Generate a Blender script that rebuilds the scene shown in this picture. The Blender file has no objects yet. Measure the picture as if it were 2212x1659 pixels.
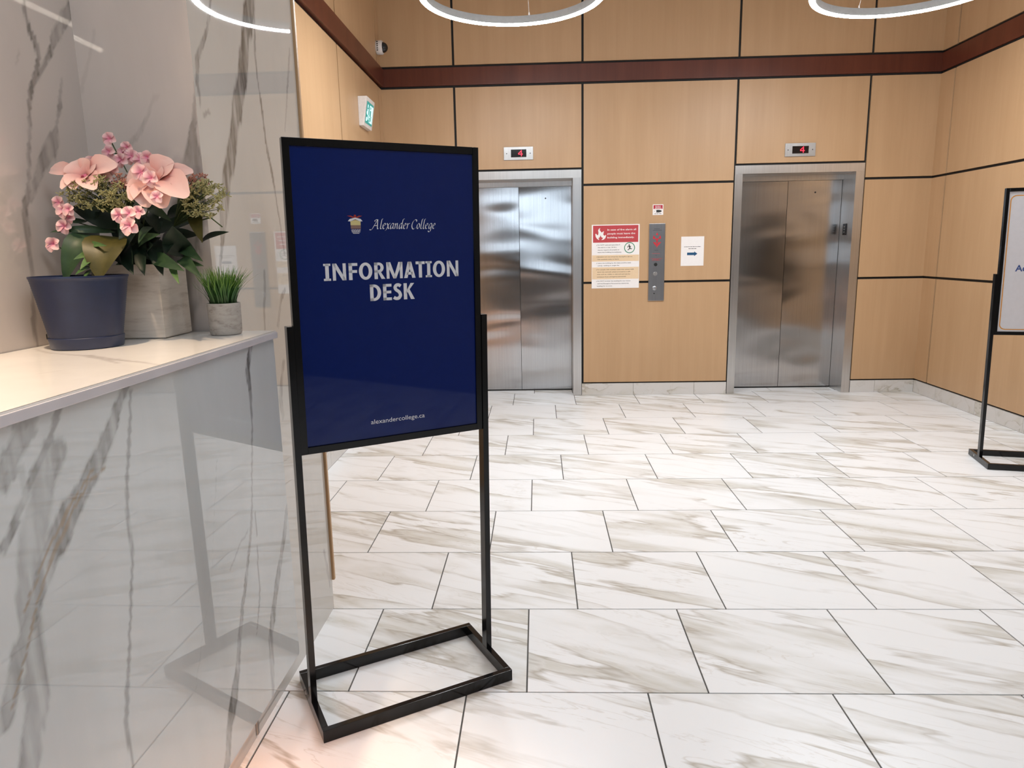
import bpy, bmesh, math, random, json
import numpy as np
from mathutils import Vector, Matrix
random.seed(7)
S = bpy.context.scene
COL = S.collection

# ------------------------------------------------------------------ camera, world, lights, exposure
FPX, YAW, PITCH, ROLL, CAMH = 1507.97, -0.040184, 0.188862, -0.0194, 1.46767
def set_camera():
    cy, sy, cp, sp = math.cos(YAW), math.sin(YAW), math.cos(PITCH), math.sin(PITCH)
    f = Vector((sy*cp, cy*cp, -sp)); r = Vector((cy, -sy, 0)); u = r.cross(f)
    c, s = math.cos(ROLL), math.sin(ROLL)
    r2 = c*r + s*u; u2 = -s*r + c*u
    cd = bpy.data.cameras.new('camera'); co = bpy.data.objects.new('camera', cd); COL.objects.link(co)
    cd.sensor_width = 36; cd.lens = FPX/2212*36; cd.clip_start = .02
    m = Matrix((r2, u2, -f)).transposed().to_4x4(); m.translation = Vector((0, 0, CAMH)); co.matrix_world = m
    S.camera = co
set_camera()
S.view_settings.view_transform = 'Standard'; S.view_settings.look = 'None'
S.view_settings.gamma = 1; S.view_settings.use_curve_mapping = False
S.view_settings.exposure = 0.0
W = bpy.data.worlds.new('world'); S.world = W; W.use_nodes = True
W.node_tree.nodes['Background'].inputs[0].default_value = (.72, .86, 1, 1)
W.node_tree.nodes['Background'].inputs[1].default_value = 1.0
def area(name, loc, target, sx, sy, power, color, spread=180):
    l = bpy.data.lights.new(name, 'AREA'); l.shape = 'RECTANGLE'; l.size = sx; l.size_y = sy
    l.energy = power; l.color = color; l.spread = math.radians(spread)
    o = bpy.data.objects.new(name, l); COL.objects.link(o); o.location = loc
    o.rotation_euler = (Vector(target)-Vector(loc)).to_track_quat('-Z', 'Y').to_euler(); return o
def spot(name, loc, target, power, color, angle, blend=.6, r=.04):
    l = bpy.data.lights.new(name, 'SPOT'); l.energy = power; l.color = color
    l.spot_size = math.radians(angle); l.spot_blend = blend; l.shadow_soft_size = r
    o = bpy.data.objects.new(name, l); COL.objects.link(o); o.location = loc
    o.rotation_euler = (Vector(target)-Vector(loc)).to_track_quat('-Z', 'Y').to_euler(); return o
RING_E = 142.0
area('daylight_rear_window', (-.25, -4.15, 2.1), (-.25, 0, 2.1), 2.35, 1.3, 28, (.72, .86, 1))
area('added_fill_mid', (1.2, 2.6, 4.40), (1.2, 2.6, 0), 2.4, 1.2, 12, (1, .97, .95))  # unseen area lamp added as soft ambient fill
area('added_fill_near', (1.2, -0.6, 4.40), (1.2, -.6, 0), 2.4, 1.2, 74, (.88, .94, 1))  # cool ambient fill added out of view above the near floor
spot('downlight_desk', (-.98, 1.10, 2.95), (-1.05, 1.14, 0), 165, (1, .74, .50), 50)
spot('added_warm_fill_desk', (-.98, -.4, 2.95), (-.98, -.4, 0), 60, (1, .72, .46), 80)  # second warm lamp, unseen, added to warm the stone behind the desk

# ------------------------------------------------------------------ dimensions (metres)
XL, XR, YW, ZC = -1.475, 3.745, 7.017, 4.45
YR = -4.0
AL = .0125
def lb(x, y): return x + AL*(y-2.2)          # the desk block stands a fraction of a degree off the room's axis

# ------------------------------------------------------------------ helpers
class MB:
    def __init__(s): s.v = []; s.f = []
    def add(s, v, f):
        n = len(s.v); s.v += [tuple(p) for p in v]; s.f += [tuple(i+n for i in q) for q in f]; return s
    def box(s, x0, x1, y0, y1, z0, z1, fn=None):
        v = [(x, y, z) for z in (z0, z1) for y in (y0, y1) for x in (x0, x1)]
        if fn: v = [fn(*p) for p in v]
        return s.add(v, [(0,2,3,1),(4,5,7,6),(0,1,5,4),(2,6,7,3),(0,4,6,2),(1,3,7,5)])
    def lathe(s, prof, n=32, c=(0,0,0), closed=False):
        v = []; m = len(prof)
        for i in range(n):
            a = 2*math.pi*i/n
            for r, z in prof: v.append((c[0]+r*math.cos(a), c[1]+r*math.sin(a), c[2]+z))
        f = []
        for i in range(n):
            j = (i+1) % n
            for k in range(m-1 if not closed else m):
                l = (k+1) % m
                f.append((i*m+k, j*m+k, j*m+l, i*m+l))
        return s.add(v, f)
    def tube(s, pts, r, n=6):
        pts = [Vector(p) for p in pts]; v = []; f = []
        for i, p in enumerate(pts):
            d = (pts[min(i+1, len(pts)-1)]-pts[max(i-1, 0)]).normalized()
            a = d.orthogonal().normalized(); b = d.cross(a)
            rr = r[i] if isinstance(r, (list, tuple)) else r
            for k in range(n):
                t = 2*math.pi*k/n; v.append(p+a*math.cos(t)*rr+b*math.sin(t)*rr)
        for i in range(len(pts)-1):
            for k in range(n):
                l = (k+1) % n; f.append((i*n+k, i*n+l, (i+1)*n+l, (i+1)*n+k))
        f.append(tuple(range(n))[::-1]); f.append(tuple((len(pts)-1)*n+k for k in range(n)))
        return s.add(v, f)
    def poly(s, pts, d0=0, th=.0008):
        """flat polygon in the local x-z plane, facing -y, a little thickness"""
        n = len(pts)
        v = [(x, d0, z) for x, z in pts]+[(x, d0+th, z) for x, z in pts]
        return s.add(v, [tuple(range(n)), tuple(range(2*n-1, n-1, -1))]+[(i, i+n, (i+1) % n+n, (i+1) % n) for i in range(n)])
def link(name, me, m, parent=None, loc=None, rot=None):
    o = bpy.data.objects.new(name, me); COL.objects.link(o)
    if m and not me.materials: me.materials.append(m)
    if parent: o.parent = parent
    if loc is not None: o.location = loc
    if rot is not None: o.rotation_euler = rot
    return o
def build(name, mb, m, parent=None, loc=None, rot=None, smooth=False, bevel=0):
    me = bpy.data.meshes.new(name); me.from_pydata([tuple(p) for p in mb.v], [], mb.f)
    bm = bmesh.new(); bm.from_mesh(me); bmesh.ops.recalc_face_normals(bm, faces=bm.faces)
    if bevel: bmesh.ops.bevel(bm, geom=list(bm.edges), offset=bevel, segments=2, affect='EDGES', profile=.7)
    bm.to_mesh(me); bm.free()
    if smooth:
        me.polygons.foreach_set('use_smooth', [True]*len(me.polygons))
        try: me.set_sharp_from_angle(angle=math.radians(38))
        except Exception: pass
    me.update()
    return link(name, me, m, parent, loc, rot)
def boxo(name, x0, x1, y0, y1, z0, z1, m, parent=None, bevel=0, off=(0,0,0)):
    """box with its own origin at its centre"""
    cx, cy, cz = (x0+x1)/2, (y0+y1)/2, (z0+z1)/2
    return build(name, MB().box(x0-cx, x1-cx, y0-cy, y1-cy, z0-cz, z1-cz), m, parent, (cx-off[0], cy-off[1], cz-off[2]), bevel=bevel)
def thing(name, label, cat, loc=(0,0,0), rz=0, group=None):
    o = bpy.data.objects.new(name, None); COL.objects.link(o); o.empty_display_size = .1
    o.location = loc; o.rotation_euler = (0, 0, rz); return tag(o, label, cat, group)
def tag(o, label, cat, group=None):
    o['label'] = label; o['category'] = cat
    if group: o['group'] = group
    return o
def struct(name):
    o = bpy.data.objects.new(name, None); COL.objects.link(o); o['kind'] = 'structure'; return o

# ------------------------------------------------------------------ materials
def nt(name):
    m = bpy.data.materials.new(name); m.use_nodes = True
    t = m.node_tree; return m, t, t.nodes['Principled BSDF']
def N(t, typ, **kw):
    n = t.nodes.new(typ)
    for k, v in kw.items():
        if k in n.inputs.keys() and not hasattr(n, k): n.inputs[k].default_value = v
        else: setattr(n, k, v)
    return n
def ramp(t, fac, stops):
    r = t.nodes.new('ShaderNodeValToRGB'); e = r.color_ramp.elements
    e[0].position, e[0].color = stops[0][0], (*stops[0][1], 1)
    e[1].position, e[1].color = stops[-1][0], (*stops[-1][1], 1)
    for p, c in stops[1:-1]:
        q = e.new(p); q.color = (*c, 1)
    t.links.new(fac, r.inputs[0]); return r
def mixc(t, fac, a, b):
    x = t.nodes.new('ShaderNodeMix'); x.data_type = 'RGBA'
    for s, v in ((x.inputs[0], fac), (x.inputs[6], a), (x.inputs[7], b)):
        if hasattr(v, 'links'): t.links.new(v, s)
        else: s.default_value = v if not isinstance(v, tuple) else (*v, 1)
    return x.outputs[2]
def math_(t, op, a, b=0.0, clamp=False):
    n = t.nodes.new('ShaderNodeMath'); n.operation = op; n.use_clamp = clamp
    for s, v in zip(n.inputs, (a, b)):
        if hasattr(v, 'links'): t.links.new(v, s)
        else: s.default_value = v
    return n.outputs[0]
def coords(t, scale=(1,1,1), rot=(0,0,0), randomise=True):
    tc = t.nodes.new('ShaderNodeTexCoord'); mp = t.nodes.new('ShaderNodeMapping')
    mp.inputs['Scale'].default_value = scale; mp.inputs['Rotation'].default_value = rot
    t.links.new(tc.outputs['Object'], mp.inputs['Vector'])
    if randomise:
        oi = t.nodes.new('ShaderNodeObjectInfo'); cb = t.nodes.new('ShaderNodeCombineXYZ')
        for i, k in enumerate((37.0, 91.0, 53.0)): t.links.new(math_(t, 'MULTIPLY', oi.outputs['Random'], k), cb.inputs[i])
        t.links.new(cb.outputs[0], mp.inputs['Location'])
    return mp.outputs[0]
def noise(t, vec, scale, detail=4, rough=.55, dist=0.0):
    n = t.nodes.new('ShaderNodeTexNoise'); t.links.new(vec, n.inputs['Vector'])
    n.inputs['Scale'].default_value = scale; n.inputs['Detail'].default_value = detail
    n.inputs['Roughness'].default_value = rough; n.inputs['Distortion'].default_value = dist
    return n.outputs['Fac']
def plain(name, col, rough=.5, metal=0, spec=.5, var=.06, scale=40, coat=0, bump=0, emit=0):
    m, t, b = nt(name)
    v = coords(t, randomise=False); f = noise(t, v, scale, 3)
    lo = tuple(max(0, c*(1-var)) for c in col); hi = tuple(min(1, c*(1+var)) for c in col)
    r = ramp(t, f, [(.3, lo), (.7, hi)]); t.links.new(r.outputs[0], b.inputs['Base Color'])
    b.inputs['Roughness'].default_value = rough; b.inputs['Metallic'].default_value = metal
    b.inputs['Specular IOR Level'].default_value = spec; b.inputs['Coat Weight'].default_value = coat
    b.inputs['Coat Roughness'].default_value = .03
    if emit:
        t.links.new(r.outputs[0], b.inputs['Emission Color']); b.inputs['Emission Strength'].default_value = emit
    if bump:
        bp = t.nodes.new('ShaderNodeBump'); bp.inputs['Strength'].default_value = bump; bp.inputs['Distance'].default_value = .002
        t.links.new(f, bp.inputs['Height']); t.links.new(bp.outputs[0], b.inputs['Normal'])
    return m
def wood(name, lo, hi, rough=.4, gs=(9, 9, .55)):
    m, t, b = nt(name)
    v = coords(t, gs); f1 = noise(t, v, 1.0, 5, .6, .35)
    v2 = coords(t, (60, 60, 2.2)); f2 = noise(t, v2, 1.0, 3, .6)
    v3 = coords(t, (3, 3, 1.2)); f3 = noise(t, v3, 1.0, 2)
    a = math_(t, 'ADD', math_(t, 'MULTIPLY', f1, .55), math_(t, 'MULTIPLY', f2, .18))
    a = math_(t, 'ADD', a, math_(t, 'MULTIPLY', f3, .27))
    r = ramp(t, a, [(.36, lo), (.64, hi)]); t.links.new(r.outputs[0], b.inputs['Base Color'])
    b.inputs['Roughness'].default_value = rough; b.inputs['Specular IOR Level'].default_value = .4
    return m
def tile_marble(name, ang=-24, rough=.3, base=(.84, .855, .87)):
    m, t, b = nt(name)
    v = coords(t, (1, 1, 1), (0, 0, math.radians(-ang)))
    def sv(sx, sy):
        mp = t.nodes.new('ShaderNodeMapping'); mp.inputs['Scale'].default_value = (sx, sy, sy); t.links.new(v, mp.inputs['Vector']); return mp.outputs[0]
    n1 = noise(t, sv(.75, 5.2), 1.0, 5, .52, .35)
    d1 = math_(t, 'ABSOLUTE', math_(t, 'SUBTRACT', n1, .5))
    line = math_(t, 'SUBTRACT', 1.0, math_(t, 'MULTIPLY', d1, 38.0), True)
    n2 = noise(t, sv(.9, 3.0), 1.0, 4, .55, .5)
    msk = ramp(t, n2, [(.44, (0,0,0)), (.58, (1,1,1))]).outputs[0]
    n3 = noise(t, sv(1.6, 9.0), 1.0, 5, .6, 1.2)
    d3 = math_(t, 'ABSOLUTE', math_(t, 'SUBTRACT', n3, .53))
    line2 = math_(t, 'SUBTRACT', 1.0, math_(t, 'MULTIPLY', d3, 60.0), True)
    smear = math_(t, 'MULTIPLY', msk, ramp(t, n1, [(.50, (0,0,0)), (.535, (1,1,1)), (.60, (.3,.3,.3)), (.70, (0,0,0))]).outputs[0])
    c = mixc(t, math_(t, 'MULTIPLY', smear, .68), base, (.50, .475, .40))
    lf = math_(t, 'MULTIPLY', math_(t, 'MULTIPLY', line, math_(t, 'ADD', msk, .18, True)), .8)
    c = mixc(t, lf, c, (.36, .32, .25))
    c = mixc(t, math_(t, 'MULTIPLY', math_(t, 'MULTIPLY', line2, msk), .42), c, (.50, .46, .40))
    t.links.new(c, b.inputs['Base Color']); b.inputs['Roughness'].default_value = rough
    b.inputs['Specular IOR Level'].default_value = .45
    return m
def slab_marble(name, base=(.51, .54, .555), vein=(.115, .11, .10), rough=.018):
    m, t, b = nt(name)
    at = t.nodes.new('ShaderNodeAttribute'); at.attribute_name = 'vein'
    sp = t.nodes.new('ShaderNodeSeparateColor'); t.links.new(at.outputs['Color'], sp.inputs[0])
    v = coords(t, (2.2, 2.2, .8), randomise=False)
    n1 = noise(t, v, 2.5, 6, .65, .8); n2 = noise(t, coords(t, (30, 30, 9), randomise=False), 1.0, 4, .6, .5)
    c = mixc(t, ramp(t, n1, [(.45, (0,0,0)), (.75, (.35,.35,.35))]).outputs[0], base, tuple(x*.86 for x in base))
    k = math_(t, 'MULTIPLY', sp.outputs[0], math_(t, 'ADD', .72, math_(t, 'MULTIPLY', n2, .5)), True)
    c = mixc(t, k, c, vein)
    c = mixc(t, sp.outputs[1], c, (.25, .17, .09))
    t.links.new(c, b.inputs['Base Color']); b.inputs['Roughness'].default_value = rough; b.inputs['IOR'].default_value = 1.75
    return m
def steel(name, col=(.60, .60, .61), rough=.2, wav=.5, sc=(.55, .55, 4.5), aniso=.5):
    m, t, b = nt(name)
    v = coords(t, sc); f = noise(t, v, 1.0, 0, .4, .6)
    g = noise(t, coords(t, (160, 160, 1.5)), 1.0, 2)
    r = ramp(t, g, [(.3, tuple(c*.93 for c in col)), (.7, tuple(min(1, c*1.05) for c in col))])
    t.links.new(r.outputs[0], b.inputs['Base Color']); b.inputs['Metallic'].default_value = 1
    b.inputs['Roughness'].default_value = rough; b.inputs['Anisotropic'].default_value = aniso
    bp = t.nodes.new('ShaderNodeBump'); bp.inputs['Strength'].default_value = wav; bp.inputs['Distance'].default_value = .02
    t.links.new(f, bp.inputs['Height']); t.links.new(bp.outputs[0], b.inputs['Normal'])
    return m
def leafmat(name, lo, hi, rough=.45):
    m, t, b = nt(name)
    f = noise(t, coords(t, (30, 30, 30)), 1.0, 4)
    r = ramp(t, f, [(.3, lo), (.7, hi)]); t.links.new(r.outputs[0], b.inputs['Base Color']); b.inputs['Roughness'].default_value = rough
    b.inputs['Specular IOR Level'].default_value = .35
    return m
def gradpetal(name, tip, base):
    m, t, b = nt(name)
    at = t.nodes.new('ShaderNodeAttribute'); at.attribute_name = 'along'
    f = noise(t, coords(t, (60, 60, 60)), 1.0, 3)
    k = math_(t, 'ADD', at.outputs['Fac'], math_(t, 'MULTIPLY', math_(t, 'SUBTRACT', f, .5), .25), True)
    r = ramp(t, k, [(0.05, base), (.5, tuple((a+c)/2 for a, c in zip(tip, base))), (1, tip)])
    t.links.new(r.outputs[0], b.inputs['Base Color']); b.inputs['Roughness'].default_value = .6
    b.inputs['Subsurface Weight'].default_value = .15; b.inputs['Subsurface Radius'].default_value = (.01, .004, .003); b.inputs['Subsurface Scale'].default_value = .5
    return m
M = dict(
 panel=wood('maple_veneer', (.46, .288, .155), (.515, .330, .185)),
 band=wood('cherry_veneer', (.095, .024, .013), (.140, .038, .020), .35),
 trim=wood('maple_edge', (.46, .28, .14), (.54, .34, .18)),
 black=plain('black_reveal', (.006, .006, .006), .7),
 tile=tile_marble('floor_tile_marble'), base=tile_marble('baseboard_marble', 35, .25, (.62, .60, .58)),
 grout=plain('grout', (.10, .095, .09), .9, scale=120),
 slab=slab_marble('polished_marble'), pier=slab_marble('partition_marble_warm_lit', (.56, .54, .51), (.15, .14, .125)), wallm=slab_marble('wall_marble_warm_lit', (.60, .535, .495), (.17, .15, .13)), top=slab_marble('counter_marble', (.80, .78, .75), (.34, .31, .28), .09),  # warm light is painted into the partition and wall base colours
 plinth=plain('plinth_marble', (.62, .59, .56), .12, scale=6),
 edge=plain('counter_edge', (.52, .50, .53), .12, scale=8),
 door=steel('brushed_steel_door', (.47, .462, .462), .17, .75, (1.0, 1.0, 3.0), .6),
 jamb=steel('brushed_steel_jamb', (.60, .59, .58), .3, .3, (2, 2, 2)),
 plate=steel('brushed_steel_plate', (.36, .355, .35), .38, .05, (2, 2, 2)),
 bluesteel=steel('call_panel_steel', (.36, .37, .39), .34, .1, (3, 3, 5)),
 blackmetal=plain('black_powder_coat', (.004, .004, .0045), .14, spec=.38, var=.2),
 blue=plain('navy_print', (.002, .0105, .090), .4, spec=0, coat=.8, var=.03),
 whiteprint=plain('white_print', (.60, .62, .66), .4, spec=0, coat=1.0, var=.02),
 boardprint=plain('white_board_print', (.62, .62, .66), .35, coat=.6, var=.02),
 orange=plain('orange_print', (.62, .27, .04), .4, coat=.6), blueink=plain('blue_ink', (.03, .07, .24), .4, coat=.6),
 paper=plain('white_paper', (.80, .77, .76), .6, var=.015), tan=plain('tan_print', (.72, .54, .35), .6, var=.02),
 red=plain('red_print', (.46, .045, .055), .55, var=.03), crimson=plain('crimson_print', (.42, .01, .03), .5),
 ink=plain('black_ink', (.02, .02, .02), .6), redink=plain('red_ink', (.5, .03, .04), .5), green=plain('green_print', (.02, .22, .11), .5),
 arrow=plain('arrow_blue', (.005, .07, .17), .5), brightred=plain('arrow_red', (.55, .015, .03), .4),
 screen=plain('display_screen', (.004, .002, .003), .15), led_warm=plain('warm_led_strip', (1, .40, .14), .4, var=0, emit=45.0), led=plain('red_led', (1, .02, .05), .4, emit=3.0),
 white=plain('white_plastic', (.74, .70, .68), .4), dome=plain('smoked_dome', (.01, .01, .011), .06),
 exitgreen=plain('exit_green_lit', (.0, .28, .26), .3, emit=.45), exitwhite=plain('exit_white_lit', (.62, .95, 1), .3, emit=.6),
 ringbody=plain('ring_grey_metal', (.17, .165, .16), .4), glow=plain('ring_diffuser', (.945, .975, 1), .5, var=.0, emit=RING_E),
 linlight=plain('linear_diffuser', (1, .88, .74), .5, var=0, emit=22.0), cable=plain('steel_cable', (.6, .58, .55), .4), wallpaint=plain('grey_wall_paint', (.26, .24, .22), .7, scale=6), rearwall=plain('rear_wall_paint', (.10, .08, .07), .7, scale=6), ceil=plain('ceiling_paint', (.70, .69, .68), .8, scale=5),
 planter=None, bluepot=plain('slate_blue_plastic', (.0075, .0155, .052), .42, var=.1), soil=plain('dark_soil', (.012, .010, .008), .95, scale=90),
 concrete=None,
 leaf0=leafmat('leaf_dark', (.006, .014, .009), (.014, .030, .016)), leaf1=leafmat('leaf_mid', (.016, .040, .018), (.035, .075, .028)),
 leaf2=leafmat('leaf_olive', (.040, .038, .008), (.075, .065, .014)), leaf3=leafmat('leaf_bright', (.035, .09, .025), (.09, .17, .05)),
 stem=plain('stem_green', (.05, .075, .02), .6), bud=plain('bud_beige', (.36, .33, .14), .6, var=.3, scale=200), budpink=plain('bud_pink', (.45, .20, .14), .6, var=.2, scale=200),
 petal=gradpetal('petal_peach', (.90, .62, .55), (.82, .38, .34)), petal2=gradpetal('petal_pink', (.88, .62, .57), (.72, .20, .32)),
 blade=None, eagle=plain('crest_red', (.26, .035, .03), .4, spec=0, coat=1), gold=plain('crest_cream', (.52, .46, .22), .4, spec=0, coat=1), brown=plain('crest_brown', (.20, .13, .11), .4, spec=0, coat=1),
 glass=plain('window_frame', (.10, .10, .11), .4), signblue=plain('sign_blue', (.01, .08, .35), .4),
)
def whitewash():
    m, t, b = nt('whitewashed_planter')
    f = noise(t, coords(t, (8, 8, 60), randomise=False), 1.0, 5, .65, .3)
    r = ramp(t, f, [(.25, (.36, .31, .27)), (.45, (.56, .51, .46)), (.8, (.66, .62, .57))]); t.links.new(r.outputs[0], b.inputs['Base Color'])
    b.inputs['Roughness'].default_value = .6; return m
def conc():
    m, t, b = nt('weathered_concrete')
    f = noise(t, coords(t, (30, 30, 70), randomise=False), 1.0, 6, .7, .5)
    r = ramp(t, f, [(.30, (.17, .145, .125)), (.46, (.36, .33, .30)), (.75, (.47, .44, .41))]); t.links.new(r.outputs[0], b.inputs['Base Color'])
    b.inputs['Roughness'].default_value = .75; return m
def blademat():
    m, t, b = nt('grass_blade')
    at = t.nodes.new('ShaderNodeAttribute'); at.attribute_name = 'along'
    r = ramp(t, at.outputs['Fac'], [(.05, (.006, .02, .004)), (.55, (.035, .12, .018)), (1, (.16, .30, .03))])
    t.links.new(r.outputs[0], b.inputs['Base Color']); b.inputs['Roughness'].default_value = .5; return m
M['planter'] = whitewash(); M['concrete'] = conc(); M['blade'] = blademat()

# ------------------------------------------------------------------ text and flat print
TXT = {}
def textmesh(s, size, bold=0.0, shear=0.0, align='CENTER', space=1.0):
    cu = bpy.data.curves.new('lettering', 'FONT'); cu.body = s; cu.size = size; cu.offset = bold; cu.shear = shear
    cu.align_x = align; cu.space_character = space; cu.resolution_u = 3
    o = bpy.data.objects.new('lettering', cu); COL.objects.link(o)
    dg = bpy.context.evaluated_depsgraph_get(); me = bpy.data.meshes.new_from_object(o.evaluated_get(dg))
    bpy.data.objects.remove(o); bpy.data.curves.remove(cu)
    return me
def place_text(s, parent, x, z, y, h, m, bold=0.0, shear=0, align='CENTER', width=None, name='lettering', ref=None):
    """lettering on a face looking towards -y: baseline at z, cap height h"""
    me = textmesh(s, 1.0, bold, shear, align)
    co = np.zeros(len(me.vertices)*3); me.vertices.foreach_get('co', co); co = co.reshape(-1, 3)
    k = h/.729
    cur = co[:, 0].max()-co[:, 0].min()
    kx = width/cur if width else k
    if width:
        ox = (co[:, 0].max()+co[:, 0].min())/2 if align == 'CENTER' else co[:, 0].min()
    else: ox = 0
    out = np.stack([(co[:, 0]-ox)*kx+x, np.full(len(co), y), co[:, 1]*k+z], 1)
    me.vertices.foreach_set('co', out.ravel()); me.update()
    me.materials.clear(); me.materials.append(m); me.name = name
    return link(name, me, m, parent)
def rrect(x0, x1, z0, z1, r, n=6):
    p = []
    for cx, cz, a0 in ((x1-r, z1-r, 0), (x0+r, z1-r, 90), (x0+r, z0+r, 180), (x1-r, z0+r, 270)):
        for i in range(n+1):
            a = math.radians(a0+90*i/n); p.append((cx+r*math.cos(a), cz+r*math.sin(a)))
    return p
def ringpoly(mb, outer, inner, y, th=.0006):
    n = len(outer); v = [(x, y, z) for x, z in outer]+[(x, y, z) for x, z in inner]
    return mb.add(v, [(i, (i+1) % n, (i+1) % n+n, i+n) for i in range(n)])
def disc(cx, cz, r, n=24, rz=None): return [(cx+r*math.cos(2*math.pi*i/n), cz+(rz or r)*math.sin(2*math.pi*i/n)) for i in range(n)]
def words(mb, x0, x1, z, h, y, seed):
    """a line of print too small to read: word-long dashes"""
    rnd = random.Random(seed); x = x0
    while x < x1-1e-4:
        w = min(rnd.uniform(2.0, 6.0)*h, x1-x); mb.add([(x, y, z), (x+w, y, z), (x+w, y, z+h), (x, y, z+h)], [(0, 1, 2, 3)]); x += w+h*.8

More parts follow.
